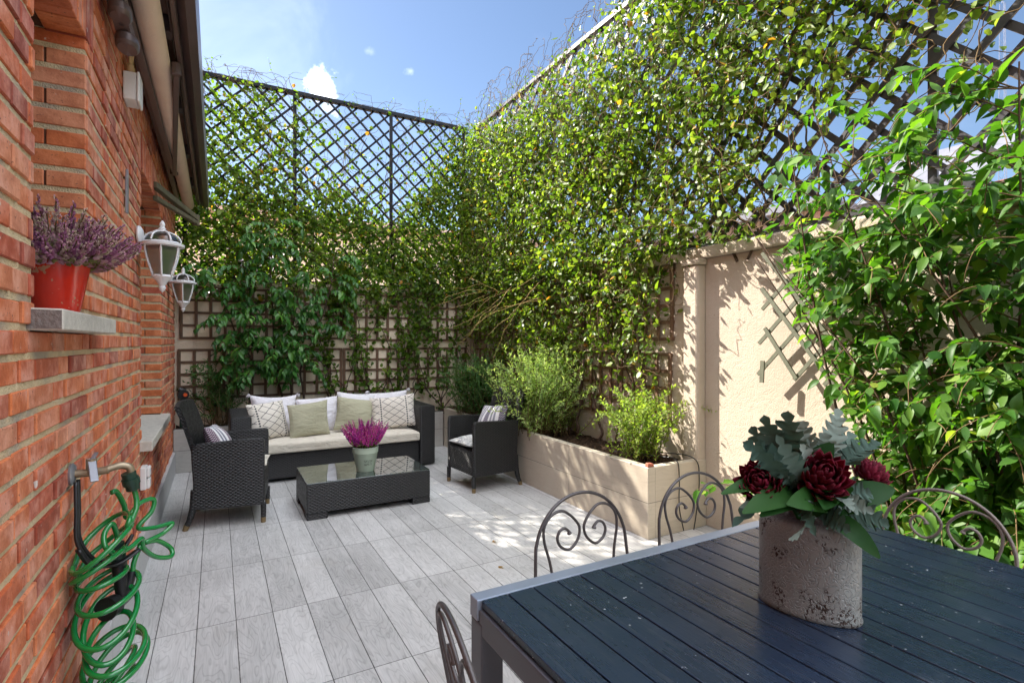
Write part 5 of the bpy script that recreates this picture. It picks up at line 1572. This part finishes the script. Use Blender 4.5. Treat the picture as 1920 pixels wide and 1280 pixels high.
bush('slender_bush', 'slender dark green bush on the back planter behind the left armchair', (.02, 6.97, .43), 46, .95, .36, .046, .012, M['l_dark'], 304, 3, .004, (0., -.05), .15, .05, bare=.30)
# --- large shrub at the right
sh = thing('broad_leaved_shrub', 'tall broad-leaved green shrub growing in front of the cream wall', 'shrub', (3.0, 1.2, 0))
r = np.random.default_rng(401); mains = []; mb = MB()
for i in range(15):
    b = np.array([3.08+r.uniform(-.12, .12), r.uniform(.75, 1.45), 0.])
    tp = b+np.array([r.uniform(-.38, .12), r.uniform(-.45, .85), r.uniform(1.9, 2.75)]); mid = b*.5+tp*.5+np.array([r.normal(0, .07), r.normal(0, .10)-.12, .05])
    s = np.array(spline([b, b*.75+mid*.25+r.normal(0, .02, 3), mid, tp], 12)); s[:, 0] = np.minimum(s[:, 0], 3.24)
    mains.append(s); mb.tube(s, list(np.linspace(.012, .003, len(s))), 6)
mb.build('trunk', M['bark'], sh, smooth=True)
P0, D0 = [], []
for i in range(430):
    m = mains[r.integers(0, len(mains))]; k = int(r.uniform(.20, 1.)**.8*(len(m)-1)); p = m[k]
    a = r.uniform(0, 2*PI); 
    d = np.array([math.cos(a)*.75-.35, math.sin(a)*1.0+.12, r.uniform(.1, 1.)])
    P0.append(p); D0.append(d if p[1] < 1.75 else d*np.array([1, .3, 1]))
S, DD = grow(P0, D0, 16, .034, .26, .07, r)
S[:, :, 0] = np.clip(S[:, :, 0], 2.42, 3.26)
# a cluster of shoots reaching along the wall towards the pilaster
tl = lambda z: np.interp(z, [.3, .8, 1.12, 1.5, 2., 2.25, 2.75], [2.0, 1.95, 1.85, 1.66, 1.50, 1.46, 1.72])
SS = []
for s_ in S:
    k_ = 1
    while k_ < len(s_) and s_[k_, 1] < s_[k_, 0]/tl(s_[k_, 2])+.02: k_ += 1
    if k_ > 3: SS.append(s_[:k_])
stem_mesh('shoots', SS, M['twig'], sh, .0034, 1)
LP, LD, LN = [], [], []
for i in range(len(S)):
    n0 = r.integers(11, 17)
    for k in range(2, n0):
        d = DD[i, k]; ref = np.array([0, 0, 1.]) if k % 2 else np.array([-.7, .5, .3]); side = unit(np.cross(d, ref))
        for sg in (-1, 1):
            if r.uniform() < .14: continue
            LP.append(S[i, k]); LD.append(side*sg*.85+d*.55+np.array([0, 0, -.30])+r.normal(0, .2, 3)); LN.append(np.array([-.25, -.1, 1.])+r.normal(0, .3, 3))
LP, LD, LN = np.array(LP), np.array(LD), np.array(LN)
ok = LP[:, 1] < LP[:, 0]/np.interp(LP[:, 2], [.3, .8, 1.12, 1.5, 2., 2.25, 2.75], [2.0, 1.95, 1.85, 1.66, 1.50, 1.46, 1.72])+r.normal(0, .05, len(LP))
LP, LD, LN = LP[ok], LD[ok], LN[ok]
n = len(LP); leaves('foliage', LP, LD, LN, .072*r.lognormal(0, .25, n), .038*r.lognormal(0, .2, n), np.clip(r.normal(.45, .25, n), 0, 1), 'big', M['l_shrub'], sh, smooth=True, curl=r.uniform(-.5, 2.6, n))
# --- low plants behind the pale chair
def low_plant(label, base, n, H, seed, spread=.7):
    r = np.random.default_rng(seed); t = thing('low_leafy_plant', label, 'plant', base, 0, 'low plants at the foot of the cream wall')
    P0 = np.array(base)+np.stack([r.normal(0, .10, n), r.normal(0, .13, n), np.zeros(n)], 1)
    el = np.abs(r.normal(0, spread, n)); az = r.uniform(0, 2*PI, n)
    S, DD = grow(P0, np.stack([np.sin(el)*np.cos(az)-.1, np.sin(el)*np.sin(az), np.cos(el)], 1), 14, H/14, .3, .07, r)
    S[:, :, 0] = np.minimum(S[:, :, 0], 3.25)
    stem_mesh('stems', S, M['twig'], t, .0034, 1)
    LP, LD, LN = [], [], []
    for i in range(n):
        for k in range(3, 15):
            d = DD[i, k]; side = unit(np.cross(d, [.1, .2, 1.]))
            for sg in (-1, 1):
                LP.append(S[i, k]); LD.append(side*sg+d*.5+np.array([0, 0, -.15])+r.normal(0, .25, 3)); LN.append(np.array([-.2, -.2, 1.])+r.normal(0, .3, 3))
    c = len(LP); leaves('foliage', LP, LD, LN, .075*r.lognormal(0, .22, c), .043*r.lognormal(0, .18, c), np.clip(r.normal(.55, .25, c), 0, 1), 'big', M['l_shrub'], t, smooth=True)
low_plant('low leafy plant seen through the pale chair scrolls', (2.92, 1.18, 0), 34, .62, 501)
low_plant('low leafy plant right of the pale chair at the edge of the picture', (2.95, .62, 0), 34, .66, 502)
low_plant('slim leafy plant rising beside the bouquet in front of the cream wall', (3.12, 1.62, 0), 9, .95, 503, .22)

# --- a few dry leaves lying on the tiles
r = np.random.default_rng(611)
LF = [((1.72, 3.35), 'curled brown leaf on the sunlit tiles near the right armchair'), ((1.55, 2.95), 'yellowed leaf on the tiles before the planter'), ((.62, 1.98), 'dark green leaf on the tiles left of the dining table')]
for (x, y), lab in LF:
    a = r.uniform(0, 6.28)
    o = leaves('fallen_leaf', [(x, y, .006)], [(math.cos(a), math.sin(a), .08)], [(0, 0, 1.)], .05, .026, .985 if 'green' not in lab else .3, 'big', M['l_vine'], None, curl=-.8)
    tag(o, lab, 'leaf', 'fallen leaves on the tiles')
# ------------------------------------------------------------------ camera, sun, sky
cam = bpy.data.cameras.new('camera'); co = bpy.data.objects.new('camera', cam); COL.objects.link(co)
co.location = (0, 0, 1.42); co.rotation_euler = (PI/2, 0, math.radians(-29.2))
cam.sensor_width = 36; cam.lens = 990/1920*36; cam.clip_start = .03; cam.clip_end = 2000
SC.camera = co

SUN = Vector((-.56, 1.0, 1.0)).normalized()
sl = bpy.data.lights.new('sun', 'SUN'); so = bpy.data.objects.new('sun', sl); COL.objects.link(so)
sl.energy = SUN_E; sl.angle = math.radians(.5); sl.color = (1., .93, .82)
so.rotation_euler = SUN.to_track_quat('Z', 'Y').to_euler()
so.location = (-4, 6, 9)

w = bpy.data.worlds.new('World'); SC.world = w; w.use_nodes = True
nt = w.node_tree; nt.nodes.clear()
sky = nt.nodes.new('ShaderNodeTexSky'); sky.sky_type = 'NISHITA'; sky.sun_disc = False
sky.sun_elevation = math.asin(SUN.z); sky.sun_rotation = math.atan2(SUN.x, SUN.y)
sky.altitude = 600; sky.air_density = 1.0; sky.dust_density = SKY_DUST; sky.ozone_density = 2.0
bg = nt.nodes.new('ShaderNodeBackground'); bg.inputs[1].default_value = SKY_S
ow = nt.nodes.new('ShaderNodeOutputWorld')
gw = G.__new__(G); gw.nt = nt; gw.mat = None
d = gw.tc('Generated')
nrm = nt.nodes.new('ShaderNodeVectorMath'); nrm.operation = 'NORMALIZE'; nt.links.new(d.s, nrm.inputs[0])
dv = X(gw, nrm.outputs[0])
def cloud_at(vec, size, stretch=1., scale=14.):
    vec = Vector(vec).normalized()
    r = vec.cross(Vector((0, 0, 1))).normalized(); u = r.cross(vec)
    def dot(a):
        nd = nt.nodes.new('ShaderNodeVectorMath'); nd.operation = 'DOT_PRODUCT'
        nt.links.new(dv.s, nd.inputs[0]); nd.inputs[1].default_value = a
        return X(gw, nd.outputs['Value'])
    a, b, c = dot(r), dot(u), dot(vec)
    rr = gw.m('SQRT', gw.m('ADD', gw.m('POWER', gw.m('DIVIDE', gw.m('ABSOLUTE', a), size), 2.), gw.m('POWER', gw.m('DIVIDE', gw.m('ABSOLUTE', b), size*stretch), 2.)))
    n = gw.noise(dv, scale, 7., .62)
    f = gw.m('SUBTRACT', gw.m('MULTIPLY', n, 2.6), gw.m('ADD', rr, .35))
    f = gw.smooth(f, .0, .95)
    return gw.m('MULTIPLY', f, gw.m('GREATER_THAN', c, 0.))
F_ = Vector((.488, .873, 0)); R_ = Vector((.873, -.488, 0))
def pdir(u, v): return F_+R_*((u-960)/990)+Vector((0, 0, (640-v)/990))
c1 = cloud_at(pdir(602, 166), .034, 1.3, 26.)
c2 = cloud_at(pdir(770, 133), .011, .7, 40.)
c3 = cloud_at(pdir(690, 95), .014, .6, 30.)
wisp = gw.m('MULTIPLY', gw.smooth(gw.noise(dv, 3.2, 6., .6, .5), .50, .80), .07)
# unseen bright cloud added overhead and behind to fill the shade, clear blue ahead
nd_ = nt.nodes.new('ShaderNodeVectorMath'); nd_.operation = 'DOT_PRODUCT'; nt.links.new(dv.s, nd_.inputs[0]); nd_.inputs[1].default_value = F_.normalized()
away = gw.smooth(X(gw, nd_.outputs['Value']), .42, .18)
cov = gw.smooth(gw.noise(dv, 2.6, 7., .6, .2), .36, .50)
_, _, dz_ = gw.sep(dv)
fill_bank = gw.m('MULTIPLY', gw.m('MULTIPLY', away, cov), gw.smooth(dz_, .25, .60))
k = gw.m('MAXIMUM', c1, gw.m('MAXIMUM', gw.m('MULTIPLY', c2, .10), gw.m('MAXIMUM', gw.m('MULTIPLY', c3, .06), wisp)))
k = gw.m('MAXIMUM', k, fill_bank)
mixc = gw.mix(k, X(gw, sky.outputs[0]), (CLOUD_FILL_V*.94, CLOUD_FILL_V*.985, CLOUD_FILL_V*1.08))
nt.links.new(mixc.s, bg.inputs[0]); nt.links.new(bg.outputs[0], ow.inputs[0])

SC.render.engine = 'CYCLES'
SC.view_settings.view_transform = 'Standard'; SC.view_settings.look = 'None'
SC.view_settings.exposure = EXPO; SC.view_settings.gamma = 1.; SC.view_settings.use_curve_mapping = False
cy = SC.cycles
cy.use_denoising = True
try:
    cy.denoiser = 'OPENIMAGEDENOISE'; cy.denoising_input_passes = 'RGB_ALBEDO_NORMAL'
except Exception: pass
cy.max_bounces = 8; cy.diffuse_bounces = 4; cy.glossy_bounces = 3; cy.transmission_bounces = 6; cy.transparent_max_bounces = 6
cy.sample_clamp_indirect = 8.; cy.caustics_reflective = False; cy.caustics_refractive = False
SC.render.film_transparent = False
